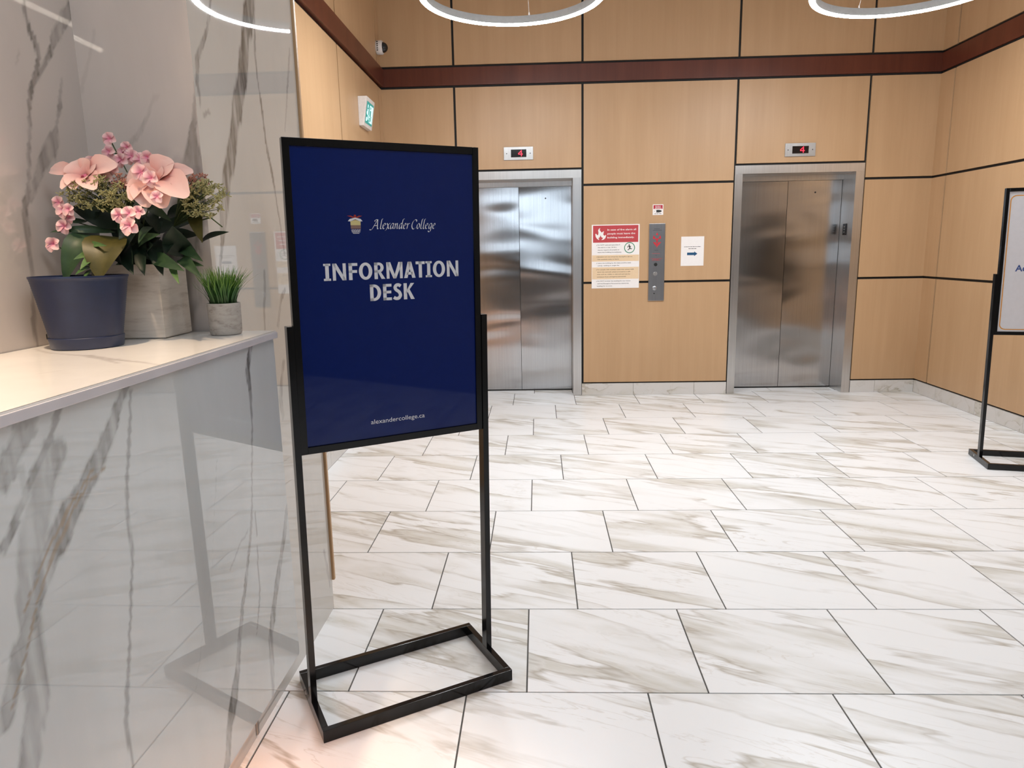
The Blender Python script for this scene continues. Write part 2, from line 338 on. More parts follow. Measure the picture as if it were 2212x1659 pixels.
VEINS = {"slab": [[[1.205,1.247,0.026,0.75],[1.16,1.196,0.0327,0.75],[1.103,1.138,0.0366,0.7],[1.045,1.086,0.045,0.7],[0.988,1.047,0.0491,0.7],[0.945,1.013,0.0431,0.7],[0.902,0.963,0.0336,0.7],[0.865,0.912,0.0301,0.6],[0.832,0.842,0.0248,0.6]],[[1.122,1.124,0.0046,1.6],[1.072,1.104,0.0053,1.6],[1.012,1.06,0.0059,1.6],[0.956,1.016,0.0055,1.6],[0.924,0.98,0.0046,1.6],[0.884,0.922,0.0044,1.6],[0.846,0.861,0.0035,1.6]],[[1.088,1.126,0.0045,1.6],[1.014,1.074,0.005,1.6],[0.943,1.026,0.0047,1.6],[0.886,0.972,0.0037,1.6]],[[1.032,1.251,0.012,0.7],[0.998,1.199,0.0132,0.7],[0.949,1.149,0.0157,0.8],[0.915,1.113,0.0152,0.8],[0.871,1.07,0.0159,0.8]],[[0.97,1.249,0.0322,0.45],[0.934,1.21,0.0387,0.5],[0.892,1.169,0.0443,0.5]],[[0.926,1.253,0.0169,0.7],[0.939,1.232,0.0202,0.6],[0.961,1.241,0.0143,0.6],[0.967,1.215,0.0112,0.5]],[[0.899,1.166,0.0224,0.6],[0.932,1.176,0.0154,0.5],[0.938,1.139,0.0202,0.5]],[[0.999,1.177,0.0497,0.5],[0.93,1.057,0.0617,0.55],[0.898,0.965,0.0521,0.5],[0.891,0.843,0.0488,0.45],[0.858,0.748,0.0498,0.5]],[[1.218,1.23,0.0081,0.6],[1.196,1.144,0.0089,0.7],[1.163,1.033,0.0096,0.7],[1.158,0.938,0.0086,0.75],[1.13,0.826,0.0084,0.75],[1.1,0.744,0.0128,0.7],[1.075,0.642,0.0107,0.7],[1.074,0.569,0.0107,0.7]],[[1.736,1.248,0.0201,0.9],[1.713,1.183,0.0256,0.9],[1.717,1.135,0.0142,0.8],[1.696,0.994,0.007,0.6],[1.663,0.857,0.0097,0.6],[1.618,0.739,0.0134,0.7],[1.567,0.64,0.0208,0.7],[1.513,0.536,0.0276,0.7],[1.454,0.403,0.0338,0.7],[1.4,0.299,0.0348,0.7]],[[1.677,0.827,0.0056,0.7],[1.656,0.607,0.0082,0.8],[1.621,0.515,0.0067,0.7]],[[1.923,0.818,0.0191,0.5],[1.851,0.691,0.0245,0.6],[1.767,0.577,0.0293,0.65],[1.702,0.461,0.031,0.65],[1.69,0.316,0.0224,0.5],[1.664,0.222,0.0138,0.4]],[[1.623,0.799,0.0054,0.5],[1.513,0.746,0.005,0.5]],[[1.504,1.005,0.0037,0.25],[1.419,0.763,0.0047,0.25],[1.303,0.557,0.0043,0.2]]],"pier": [[[2.357,2.339,0.0625,0.8],[2.29,2.184,0.0645,0.8],[2.198,1.99,0.0692,0.8],[2.114,1.818,0.0666,0.8],[2.04,1.68,0.0609,0.8],[1.994,1.575,0.0496,0.7],[1.964,1.485,0.0163,0.7],[1.92,1.384,0.0127,0.6]],[[2.342,2.254,0.0117,0.6],[2.326,2.128,0.0135,0.7],[2.324,2.018,0.0154,0.75],[2.341,1.963,0.0175,0.75],[2.352,1.895,0.0137,0.7],[2.37,1.799,0.0157,0.7],[2.393,1.683,0.0139,0.6],[2.409,1.608,0.012,0.6],[2.434,1.485,0.0121,0.5]],[[2.06,2.174,0.0137,0.6],[1.988,2.047,0.0165,0.6],[1.935,1.976,0.0225,0.7],[1.925,1.916,0.016,0.7],[1.921,1.864,0.0096,0.6]],[[2.648,2.185,0.0132,0.35],[2.6,2.065,0.0151,0.4],[2.537,1.898,0.0126,0.3]],[[2.256,1.411,0.0112,0.5],[2.233,1.323,0.013,0.5],[2.219,1.242,0.011,0.5]],[[1.937,1.842,0.0128,0.5],[1.97,1.852,0.0098,0.5]],[[2.329,1.238,0.0154,0.5],[2.367,1.298,0.0196,0.5],[2.42,1.342,0.016,0.5]],[[2.352,1.108,0.0234,0.35],[2.296,0.989,0.0305,0.35],[2.311,0.921,0.023,0.3]],[[2.619,0.288,0.0217,0.4],[2.635,0.2,0.0262,0.4],[2.654,0.118,0.022,0.3]]],"wall": [[[1.739,2.128,0.013,0.8],[1.728,2.044,0.0129,0.8],[1.732,2.005,0.0144,0.8],[1.747,1.969,0.0159,0.85],[1.752,1.939,0.0145,0.85],[1.745,1.906,0.0145,0.85],[1.719,1.853,0.0171,0.85],[1.7,1.803,0.0141,0.85],[1.677,1.716,0.0153,0.85],[1.653,1.619,0.0164,0.85],[1.633,1.565,0.0244,0.6],[1.632,1.501,0.0189,0.6],[1.624,1.426,0.0081,0.5],[1.611,1.34,0.0107,0.7],[1.61,1.285,0.0107,0.7],[1.614,1.251,0.0107,0.6]],[[1.953,2.148,0.0356,0.6],[1.883,2.071,0.0375,0.6],[1.822,1.999,0.0272,0.7],[1.791,1.959,0.0134,0.8],[1.764,1.921,0.0132,0.7],[1.741,1.884,0.0087,0.6]],[[1.825,1.913,0.0091,0.3],[1.809,1.844,0.015,0.6],[1.795,1.809,0.0089,0.4],[1.773,1.761,0.0294,0.55],[1.736,1.707,0.0374,0.55],[1.689,1.648,0.0336,0.5],[1.66,1.609,0.0193,0.5]],[[1.693,1.944,0.007,0.3],[1.683,1.912,0.0056,0.2]]],"front": [[[-0.874,1.944,0.0076,0.3],[-0.884,1.828,0.0126,0.6],[-0.898,1.773,0.0302,0.6],[-0.915,1.703,0.058,0.62],[-0.932,1.62,0.0781,0.66],[-0.951,1.511,0.1008,0.66],[-0.975,1.361,0.1134,0.5]],[[-0.983,1.885,0.0126,0.15],[-1.065,1.777,0.0176,0.25],[-1.088,1.742,0.0126,0.2]],[[-1.135,2.052,0.0101,0.15],[-1.187,1.896,0.0101,0.15]]],"top": [[[-1.171,1.575,0.0063,0.5],[-1.091,1.5,0.008,0.5],[-1.036,1.474,0.0078,0.5],[-0.966,1.447,0.0134,0.6],[-0.861,1.374,0.0146,0.6],[-0.753,1.318,0.007,0.5],[-0.674,1.289,0.0051,0.3]],[[-0.993,1.456,0.0039,0.4],[-0.909,1.396,0.0074,0.6],[-0.826,1.324,0.007,0.5]],[[-0.913,1.206,0.0032,0.2],[-0.905,1.224,0.0032,0.25],[-0.877,1.268,0.0034,0.2]]]}
LEAVES = [((-0.0086,-0.043,0.2785),(-0.1003,-0.103,0.3397),0.0549,0,0.15),((-0.0194,-0.063,0.2668),(-0.1321,-0.143,0.2758),0.0191,1,0.1),((-0.0736,-0.083,0.2941),(-0.1057,-0.143,0.2935),0.0143,1,0.0),((-0.0545,-0.073,0.2662),(-0.1,-0.163,0.1669),0.0621,1,0.25),((-0.0029,-0.083,0.2549),(-0.0017,-0.183,0.1659),0.0955,2,0.2),((-0.0618,-0.123,0.2323),(0.0165,-0.163,0.2381),0.0155,3,0.1),((0.1392,-0.023,0.2022),(0.1576,-0.123,0.2856),0.0788,0,0.1),((0.1551,0.017,0.2394),(0.2853,-0.103,0.2663),0.0179,0,0.05),((0.1514,0.017,0.3202),(0.217,-0.103,0.2447),0.0358,2,0.1),((0.0503,-0.023,0.3281),(0.1566,-0.123,0.2964),0.0263,1,0.1),((0.0744,-0.043,0.2768),(0.0918,-0.163,0.2431),0.0239,1,0.1),((0.0227,-0.043,0.223),(0.1359,-0.143,0.2671),0.0286,1,0.1),((0.0668,-0.063,0.1994),(0.2009,-0.173,0.1812),0.0358,1,0.1),((0.1291,-0.023,0.1978),(0.2367,-0.163,0.1674),0.0334,1,0.15),((0.1305,-0.083,0.1895),(0.1901,-0.183,0.1475),0.0191,3,0.1),((-0.0133,-0.043,0.2409),(0.0602,-0.143,0.1722),0.043,0,0.1),((0.0201,-0.023,0.2463),(0.0814,-0.133,0.1693),0.0406,0,0.1),((0.0621,-0.023,0.2454),(0.1323,-0.143,0.1687),0.0406,0,0.1),((-0.0307,-0.103,0.2151),(-0.056,-0.183,0.2075),0.0215,3,0.1),((-0.0301,-0.103,0.2107),(-0.0304,-0.203,0.1851),0.0263,3,0.1),((-0.0515,-0.113,0.1856),(-0.0503,-0.193,0.1692),0.0155,3,0.05),((-0.0523,-0.113,0.18),(-0.0321,-0.193,0.1561),0.0143,3,0.05),((-0.0439,-0.113,0.1821),(-0.0065,-0.193,0.1567),0.0143,2,0.05),((0.0519,-0.003,0.1989),(0.1162,-0.143,0.2428),0.0406,0,0.1),((-0.072,-0.003,0.2366),(0.0344,-0.143,0.2011),0.043,0,0.1),((0.1104,0.017,0.2685),(0.1304,-0.123,0.2155),0.043,0,0.1),((-0.0084,-0.003,0.3052),(-0.0025,-0.063,0.3524),0.031,0,0.1),((0.048,-0.003,0.3213),(0.1139,-0.103,0.2654),0.0358,0,0.1),((-0.0449,-0.003,0.3519),(-0.0416,-0.103,0.3069),0.031,0,0.1),((0.0711,0.017,0.2458),(0.1917,-0.063,0.2649),0.0358,0,0.1),((0.0324,-0.043,0.3025),(0.0245,-0.123,0.2175),0.0406,0,0.1),((0.0822,-0.003,0.3033),(0.1891,-0.043,0.3329),0.0334,0,0.1),((0.1154,-0.003,0.2213),(0.233,-0.143,0.2028),0.031,1,0.1),((-0.0095,0.017,0.341),(0.0879,-0.063,0.3283),0.031,1,0.1),((0.1326,-0.023,0.1744),(0.234,-0.143,0.1908),0.0191,1,0.1),((-0.0479,0.047,0.2725),(-0.1305,0.027,0.309),0.0477,0,0.1),((-0.002,0.077,0.2723),(0.1301,0.047,0.3045),0.0477,0,0.1),((-0.0287,0.057,0.2723),(-0.0002,0.027,0.3647),0.0477,0,0.1),((-0.0977,0.057,0.2253),(-0.1606,0.037,0.2265),0.043,0,0.1)]
BLOOMS = [((0.1219,-0.103,0.3822),[((0.1185,-0.153,0.3275),0.0573),((0.1592,-0.153,0.3266),0.0525),((0.2138,-0.153,0.3516),0.0573),((0.169,-0.113,0.433),0.0525),((0.2134,-0.113,0.4099),0.0286),((0.0549,-0.113,0.3891),0.0501),((0.0829,-0.153,0.344),0.0406),((0.1377,-0.113,0.4232),0.043),((0.0864,-0.113,0.416),0.0358)]),((-0.047,-0.103,0.3935),[((-0.1276,-0.113,0.4188),0.0286),((-0.0797,-0.153,0.3716),0.0263),((-0.0627,-0.113,0.4374),0.0501),((-0.0181,-0.113,0.4342),0.0406),((0.0317,-0.113,0.4278),0.043),((-0.0512,-0.153,0.3689),0.0454),((0.0161,-0.113,0.3943),0.0358),((-0.0012,-0.153,0.3699),0.0406)])]
SMALL = [((-0.0285,-0.023,0.4951),0.0167),((-0.0217,-0.043,0.4614),0.0167),((0.0026,-0.023,0.4613),0.0143),((0.0271,-0.033,0.4506),0.0179),((0.0551,-0.043,0.441),0.0179),((0.0185,-0.103,0.4165),0.0155),((0.0167,-0.063,0.4395),0.0167),((0.0841,-0.063,0.4433),0.0167),((0.0125,-0.023,0.4743),0.0143),((0.1607,-0.183,0.3401),0.0143),((-0.0761,-0.143,0.3195),0.0143),((-0.112,-0.123,0.3375),0.0155),((-0.0945,-0.133,0.3173),0.0167),((-0.0829,-0.133,0.3031),0.0143),((-0.0995,-0.133,0.2819),0.0167),((-0.126,-0.143,0.24),0.0167),((0.0608,-0.173,0.3025),0.0167),((0.0911,-0.183,0.3045),0.0167),((0.1077,-0.173,0.3088),0.0143),((0.09,-0.183,0.2774),0.0203),((0.1127,-0.153,0.3985),0.0179),((0.1417,-0.163,0.3834),0.0179),((-0.0309,-0.103,0.4283),0.0167)]
STEMS = [[(0.0107,-0.033,0.4134),(-0.0048,-0.033,0.4492),(-0.027,-0.023,0.4885)],[(-0.006,-0.033,0.458),(-0.0185,-0.043,0.4592)],[(-0.0765,-0.063,0.2815),(-0.0898,-0.103,0.2915),(-0.102,-0.123,0.3126)],[(-0.0799,-0.083,0.2474),(-0.1144,-0.123,0.2256),(-0.1242,-0.143,0.2367)],[(0.0537,-0.083,0.2893),(0.0849,-0.143,0.2991),(0.0871,-0.173,0.3019)],[(-0.0074,-0.003,0.1645),(0.0429,-0.043,0.291),(0.1102,-0.083,0.3757)],[(-0.0197,-0.003,0.1647),(-0.0282,-0.043,0.2925),(-0.055,-0.083,0.388)],[(0.1532,-0.003,0.2903),(0.2242,-0.063,0.2977),(0.26,-0.083,0.274)]]
SPRAYS = [((-0.0113,-0.123,0.3536),(0.0028,-0.063,0.3023),0.0788,0.0382,130),((0.2114,-0.063,0.3422),(0.108,-0.023,0.279),0.0549,0.0454,110),((0.1635,-0.003,0.3872),(0.1063,-0.003,0.3028),0.0263,0.0239,24),((0.0423,-0.103,0.3808),(0.0276,-0.063,0.3129),0.0263,0.0191,26)]


# ------------------------------------------------------------------ the setting: floor
floor = struct('floor')
TW, TD, GX0, GY0 = .6096, .5573, -.6651, 2.1227
build('grout_bed', MB().box(XL-.3, XR+.2, YR-.1, YW+.45, -.03, -.0035), M['grout'], floor)
tile_cache = {}
for l in range(-11, 10):
    y0, y1 = GY0+l*TD, GY0+(l+1)*TD
    off = (l % 3)/3*TW
    for n in range(-4, 10):
        x0 = GX0+off+n*TW; x1 = x0+TW
        spans = [(XL+.002, XR-.002)] if l < 9 else [(-.72, .343), (1.967, 3.03)]
        for a, b_ in spans:
            xa, xb = max(x0, a), min(x1, b_)
            ya, yb = max(y0, YR), min(y1, YW+.283) if l >= 9 else y1
            if l == 8: yb = min(y1, YW+.119)
            if xb-xa < .02 or yb-ya < .02: continue
            g = .0029
            key = (round(xb-xa, 3), round(yb-ya, 3))
            loc = ((xa+xb)/2, (ya+yb)/2, 0)
            if key not in tile_cache:
                w, d = (xb-xa)/2-g, (yb-ya)/2-g
                ti = build('floor_tile', MB().box(-w, w, -d, d, -.008, 0), M['tile'], floor, loc); tile_cache[key] = ti.data
            else: link('floor_tile', tile_cache[key], None, floor, loc)

# ------------------------------------------------------------------ walls of veneered panels
GAP = .022
ZS = [(.134, 1.127), (1.149, 2.067), (2.089, 2.997)]
ZU = (3.199, ZC-.01)
wb = struct('wall_back')
bk = MB()
for x0, x1 in ((XL-.2, -.79), (.43, 1.89), (3.115, XR+.2)): bk.box(x0, x1, YW+.016, YW+.16, -.02, ZC)
for x0, x1 in ((-.79, .43), (1.89, 3.115)): bk.box(x0, x1, YW+.016, YW+.16, 2.222, ZC)
build('reveal_backing', bk, M['black'], wb)
VX = [XL-.005, -.779, .438, 1.893, 3.112, XR+.005]
for i in range(5):
    x0 = VX[i]+(GAP/2 if i else 0); x1 = VX[i+1]-(GAP/2 if i < 4 else 0)
    zs = [(2.242, 2.997)] if i in (1, 3) else ZS
    for z0, z1 in zs+[ZU]: boxo('wall_panel', x0, x1, YW, YW+.0155, z0, z1, M['panel'], wb)
    boxo('wood_band', VX[i] if i else XL, VX[i+1] if i < 4 else XR, YW-.002, YW+.0155, 3.019, 3.178, M['band'], wb)
wr = struct('wall_right')
build('reveal_backing', MB().box(XR+.016, XR+.16, 2.38, YW+.16, -.02, ZC), M['black'], wr)
VR = [YW+.002, 6.79, 5.33, 3.87, 2.41]
for i in range(4):
    y1 = VR[i]-(GAP/2 if i else 0); y0 = VR[i+1]+GAP/2
    for z0, z1 in ZS+[ZU]: boxo('wall_panel', XR, XR+.0155, y0, y1, z0, z1, M['panel'], wr)
    boxo('wood_band', XR-.002, XR+.0155, VR[i+1], VR[i] if i else YW-.003, 3.019, 3.178, M['band'], wr)
build('plain_wall', MB().box(XR, XR+.16, YR-.1, 2.38, -.02, ZC), M['wallpaint'], wr)
wl = struct('wall_left')
build('reveal_backing', MB().box(XL-.16, XL-.016, 2.60, YW+.16, -.02, ZC), M['black'], wl)
VL = [YW+.002, 6.87, 5.503, 4.10, 2.62]
for i in range(4):
    y1 = VL[i]-(GAP/2 if i else 0); y0 = VL[i+1]+GAP/2
    for z0, z1 in ZS+[ZU]: boxo('wall_panel', XL-.0155, XL, y0, y1, z0, z1, M['panel'], wl)
    boxo('wood_band', XL-.0155, XL+.026, VL[i+1], VL[i] if i else YW-.003, 3.019, 3.178, M['band'], wl)
# marble baseboards
bb = struct('baseboard_back'); xs = []
for a, b_, j in ((.43, 1.887, (.952, 1.563)), (3.118, XR-.003, (3.36,)), (XL+.003, -.795, (-1.1,))):
    e = [a]+[q for q in j if a < q < b_]+[b_]
    for q0, q1 in zip(e, e[1:]): boxo('baseboard_tile', q0+.0012, q1-.0012, YW-.004, YW+.015, .001, .120, M['base'], bb)
for nm, x0, x1, ys in (('baseboard_right', XR-.004, XR+.015, [YW-.005, 6.62, 6.01, 5.40, 4.79, 4.18, 3.57, 2.96, 2.38]), ('baseboard_left', XL-.015, XL+.004, [YW-.005, 6.5, 5.89, 5.28, 4.67, 4.06, 3.45, 2.84, 2.72])):
    q = struct(nm)
    for y1, y0 in zip(ys, ys[1:]): boxo('baseboard_tile', x0, x1, y0+.0012, y1-.0012, .001, .120, M['base'], q)
# ceiling, rear wall with its window
ce = struct('ceiling'); build('ceiling_board', MB().box(XL-.3, XR+.2, YR-.2, YW+.3, ZC, ZC+.08), M['ceil'], ce)
build('linear_light', MB().box(1.175, 1.205, -2.48, .2, 3.19, 3.215), M['linlight'], ce)
q = MB(); q.box(1.17, 1.21, -2.49, .21, 3.216, 3.27); q.box(1.188, 1.192, -2.3, -2.296, 3.27, ZC); q.box(1.188, 1.192, 0, .004, 3.27, ZC); build('linear_light_body', q, M['ringbody'], ce)
rw = struct('wall_rear')
q = MB(); q.box(XL-.3, -1.5, YR-.12, YR, -.02, ZC); q.box(.95, XR+.2, YR-.12, YR, -.02, ZC)
q.box(-1.5, .95, YR-.12, YR, 2.75, ZC); q.box(-1.5, .95, YR-.12, YR, -.02, 1.45)
build('plain_wall', q, M['rearwall'], rw)
w1 = struct('window_1')
q = MB()
for x in (-1.5, -.7, .1, .89): q.box(x, x+.06, YR-.09, YR-.03, 1.45, 2.75)
q.box(-1.5, .95, YR-.089, YR-.031, 1.45, 1.50); q.box(-1.5, .95, YR-.089, YR-.031, 2.70, 2.75)
build('window_frame', q, M['glass'], w1)

# ------------------------------------------------------------------ elevator doorways
def elevator(nm, xi0, xi1, xo0, xo1, key=False):
    d = struct(nm); yf, yd = YW-.006, YW+.283
    lab = lambda o, s: o
    build('door_jamb', MB().box(xo0, xi0, yf, yd, .001, 2.145), M['jamb'], d)
    build('door_jamb', MB().box(xi1, xo1, yf, yd, .001, 2.145), M['jamb'], d)
    build('door_header', MB().box(xo0, xo1, yf, yd, 2.1455, 2.222), M['jamb'], d)
    build('door_transom', MB().box(xi0, xi1, yd-.03, yd+.05, 2.095, 2.1450), M['jamb'], d)
    xm = (xi0+xi1)/2
    for a, b_ in ((xi0+.003, xm-.002), (xm+.002, xi1-.003)): boxo('door_leaf', a, b_, yd, yd+.03, .014, 2.094, M['door'], d)
    build('shaft_back', MB().box(xi0-.02, xi1+.02, yd+.032, yd+.05, -.01, 2.15), M['black'], d)
    build('door_track', MB().box(xi0, xi1, yd-.001, yd+.03, -.002, .012), M['black'], d)
    q = MB().lathe([(0, 0), (.007, 0), (.007, .004), (0, .004)], 12)
    build('key_hole', q, M['black'], d, (xm+.27, yd-.002, 1.98), (math.pi/2, 0, 0))
    if key:
        build('key_switch', MB().box(xi1-.006, xi1, yd-.165, yd-.085, 1.555, 1.665), M['screen'], d, bevel=.0015)
        for z in (1.585, 1.61, 1.635): build('switch_button', MB().box(xi1-.0095, xi1-.006, yd-.137, yd-.113, z-.007, z+.007), M['plate'], d)
    return d
elevator('door_1', -.721, .345, -.795, .427)
elevator('door_2', 1.966, 3.031, 1.892, 3.110, True)

# ------------------------------------------------------------------ floor indicators over the doors
def indicator(label, x0, x1, z0, z1, sx0, sx1, sz0, sz1):
    t = thing('floor_indicator', label, 'indicator', ((x0+x1)/2, YW, z0), 0, 'elevator floor indicators')
    ox, oz = (x0+x1)/2, z0
    build('plate', MB().box(x0-ox, x1-ox, -.009, -.0005, 0, z1-z0), M['plate'], t, bevel=.0015)
    build('display', MB().box(sx0-ox, sx1-ox, -.0105, -.0088, sz0-oz, sz1-oz), M['screen'], t)
    for x in (x0-ox+.028, x1-ox-.028): build('screw', MB().lathe([(0, .003), (.004, .002), (.005, 0)], 10), M['black'], t, (x, -.009, (z1-z0)/2), (math.pi/2, 0, 0))
    # a red dot-matrix 4
    q = MB(); cx = (sx0+sx1)/2-ox+.018; cz = (sz0+sz1)/2-oz; k = .0084
    for r, row in enumerate(('...#.', '..##.', '.#.#.', '#..#.', '#####', '...#.', '...#.')):
        for c, ch in enumerate(row):
            if ch == '#': q.add([(cx+(c-2)*k+sx, -.0108, cz+(3-r)*k*.95+sz) for sx, sz in ((-.0034, -.0034), (.0034, -.0034), (.0034, .0034), (-.0034, .0034))], [(0, 1, 2, 3)])
    build('digit', q, M['led'], t)
indicator('steel floor indicator plate reading 4 above the left elevator', -.318, -.036, 2.323, 2.444, -.249, -.101, 2.349, 2.420)
indicator('steel floor indicator plate reading 4 above the right elevator', 2.353, 2.637, 2.293, 2.414, 2.420, 2.572, 2.320, 2.387)

# ------------------------------------------------------------------ call panel between the doors
t = thing('call_panel', 'tall steel elevator call panel between the two elevators', 'control panel', (1.163, YW, .952))
build('face_plate', MB().box(-.077, .077, -.014, -.0005, 0, .747), M['bluesteel'], t, bevel=.003)
def cp(px, py):   # panel drawing units to metres
    return ((px-1355)/1614*180/1508*7.05*1.0, .747-(py-80)/1480*.747)
yp = -.0148
q = MB()
for tri in (((1352, 245), (1330, 298), (1375, 298)), ((1285, 300), (1275, 372), (1330, 362)), ((1415, 300), (1428, 370), (1378, 362)), ((1310, 362), (1392, 362), (1352, 410)),
            ((1275, 430), (1335, 440), (1335, 510)), ((1432, 430), (1372, 440), (1368, 510)), ((1335, 470), (1372, 470), (1352, 545)), ((1338, 400), (1368, 400), (1352, 480))):
    q.poly([cp(*p) for p in tri][::-1], yp, .0006)
build('warning_symbol', q, M['brightred'], t)
q = MB()
for i, (a, b_, z, h) in enumerate(((1300, 1400, 185, 7), (1275, 1440, 210, 5), (1310, 1375, 588, 8), (1325, 1355, 686, 8))):
    x0, zz = cp(a, z); x1, _ = cp(b_, z); words(q, x0, x1, zz, .003, yp, i)
build('print', q, M['ink'], t)
q = MB()
for i, (a, b_, z) in enumerate(((1268, 1412, 652), (1240, 1445, 748), (1265, 1420, 783), (1290, 1390, 766))):
    x0, zz = cp(a, z); x1, _ = cp(b_, z); words(q, x0, x1, zz, .0032, yp, 20+i)
build('print', q, M['redink'], t)['label'] = 'red printed lines'
def knob(name, px, py, r, prof, m):
    x, z = cp(px, py); return build(name, MB().lathe([(a*r, b_) for a, b_ in prof], 24), m, t, (x, -.014, z), (math.pi/2, 0, 0), smooth=True)
knob('speaker_hole', 1336, 858, .017, [(0, .0012), (.9, .0012), (1, 0)], M['black'])
knob('call_button', 1330, 1035, .021, [(0, .007), (.7, .007), (.8, .004), (.8, .002), (1, .002), (1, 0)], M['jamb'])
knob('key_switch', 1322, 1315, .022, [(0, .0025), (.85, .0025), (1, 0)], M['bluesteel'])
knob('screw', 1316, 1418, .006, [(0, .0022), (1, 0)], M['black'])

# ------------------------------------------------------------------ notices on the wall
def sheet(name, label, x0, x1, z0, z1, cat, th=.0022, m='paper'):
    t = thing(name, label, cat, ((x0+x1)/2, YW-.0004, z0)); w = (x1-x0)/2
    build('sheet', MB().box(-w, w, -th, 0, 0, z1-z0), M[m], t)
    return t, w, z1-z0, -th-.0004
t, w, H, y = sheet('fire_notice', 'red and white fire alarm notice taped over the panel joint', .528, .994, 1.082, 1.699, 'poster')
build('header_print', MB().poly([(-w*.945, H*.722), (w*.945, H*.722), (w*.945, H*.985), (-w*.945, H*.985)], y, .0003), M['red'], t)
for z0, z1 in ((.425, .525), (.145, .333)):
    build('band_print', MB().poly([(-w*.985, H*z0), (w*.985, H*z0), (w*.985, H*z1), (-w*.985, H*z1)], y, .0003), M['tan'], t)
fl = lambda px, py: (-w+(px-80)/910*2*w, H-(py-95)/1230*H)
outer = [fl(*p) for p in ((240, 158), (215, 175), (200, 205), (208, 245), (205, 280), (185, 300), (172, 275), (155, 262), (148, 285), (158, 330), (180, 362), (215, 388), (222, 370), (200, 350), (222, 345), (240, 320), (248, 295), (262, 330), (280, 345), (300, 348), (282, 368), (262, 388), (310, 380), (340, 350), (352, 312), (352, 288), (325, 308), (300, 290), (302, 260), (312, 222), (290, 228), (272, 248), (252, 225), (232, 200))]
build('flame_symbol', MB().poly(outer[::-1], y-.0003, .0002), M['paper'], t)
for i, s in enumerate(('In case of fire alarm all', 'people must leave the', 'building immediately.')):
    x, z = fl(378, 210+i*74); x1, _ = fl((922, 905, 890)[i], 0)
    place_text(s, t, x, z, y-.0004, .0165, M['paper'], .014, 0, 'LEFT', x1-x)
body = [(190, 492, 620, 'Do NOT wait and speculate if'), (195, 540, 552, 'the alarm is real. All fire'), (195, 588, 605, 'alarms require all people to'), (195, 634, 652, 'leave the building immediately.'),
        (190, 722, 862, 'Elevators are out of service during fire alarms.'), (190, 768, 605, 'Use available exits to leave.'),
        (195, 842, 832, 'Leave the building by the stairs and fire exits'), (192, 890, 612, 'calmly, walking in single file.'),
        (190, 968, 890, 'For people with mobility needs that cannot walk'), (188, 1014, 822, 'down the stairwell, please proceed to a safe'), (185, 1060, 825, 'area such as a lobby or stairwell and wait for'), (182, 1108, 742, 'assistance from emergency personnel.'),
        (190, 1192, 825, 'Do NOT re-enter the building for any reason'), (188, 1240, 795, 'until the Emergency Personnel has cleared the'), (182, 1288, 480, 'building for re-entry.')]
for px, py, px1, s in body:
    x, z = fl(px, py); x1, _ = fl(px1, 0)
    place_text(s, t, x, z, y-.0003, .0088, M['ink'], .012, 0, 'LEFT', x1-x)
q = MB()
for py in (490, 718, 838, 965, 1190):
    x, z = fl(172, py-2); q.poly(disc(x, z, .0028, 8), y-.0003, .0002)
build('bullet', q, M['ink'], t)
cx, cz = fl(802, 545)
build('green_ring', ringpoly(MB(), disc(cx, cz, .0525, 32), disc(cx, cz, .0455, 32), y-.0003), M['green'], t)
q = MB(); q.poly(disc(cx-.004, cz+.029, .0052, 10), y-.0004, .0002)
for a, b_, r in (((-.005, .022), (.003, -.002), .0055), ((-.004, .018), (-.018, .012), .003), ((-.018, .012), (-.016, .002), .003), ((-.001, .018), (.013, .009), .003), ((.003, -.002), (.012, -.012), .004), ((.012, -.012), (.022, -.008), .0035), ((.002, -.002), (-.006, -.016), .004), ((-.006, -.016), (-.018, -.022), .0035)):
    d = Vector((b_[0]-a[0], b_[1]-a[1])); n_ = Vector((-d.y, d.x)).normalized()*r
    q.poly([(cx+a[0]+n_.x, cz+a[1]+n_.y), (cx+a[0]-n_.x, cz+a[1]-n_.y), (cx+b_[0]-n_.x, cz+b_[1]-n_.y), (cx+b_[0]+n_.x, cz+b_[1]+n_.y)], y-.0004, .0002)
build('running_figure', q, M['ink'], t)

t, w, H, y = sheet('arrow_notice', 'plain white sheet with a dark blue arrow pointing right', 1.399, 1.621, 1.287, 1.569, 'notice', .001)
q = MB(); words(q, -w*.73, w*.73, H*.645, .0045, y, 3); words(q, -w*.35, w*.33, H*.580, .0050, y, 5); build('print', q, M['ink'], t)
zc_ = H*.41
build('arrow_symbol', MB().poly([(-w*.46, zc_-.0125), (w*.16, zc_-.0125), (w*.16, zc_-.023), (w*.44, zc_), (w*.16, zc_+.023), (w*.16, zc_+.0125), (-w*.46, zc_+.0125)], y, .0003), M['arrow'], t)

t, w, H, y = sheet('camera_notice', 'small red and white camera notice above the call panel', 1.117, 1.219, 1.780, 1.880, 'notice', .0015)
build('header_print', MB().poly([(-w*.86, H*.57), (w*.86, H*.57), (w*.86, H*.93), (-w*.86, H*.93)], y, .0003), M['crimson'], t)
q = MB()
for i, (a, z) in enumerate(((.55, .80), (.5, .71), (.62, .61))): words(q, -w*a, w*a, H*z, .0042, y-.0004, 40+i)
build('print', q, M['paper'], t)
q = MB(); words(q, -w*.66, w*.66, H*.10, .0045, y, 44); build('print', q, M['ink'], t)
build('camera_symbol', MB().poly(disc(0, H*.36, .036, 20, .0125), y, .0003), M['ink'], t)
build('lens_symbol', MB().poly(disc(-.024, H*.36, .009, 14), y-.0004, .0003), M['paper'], t)

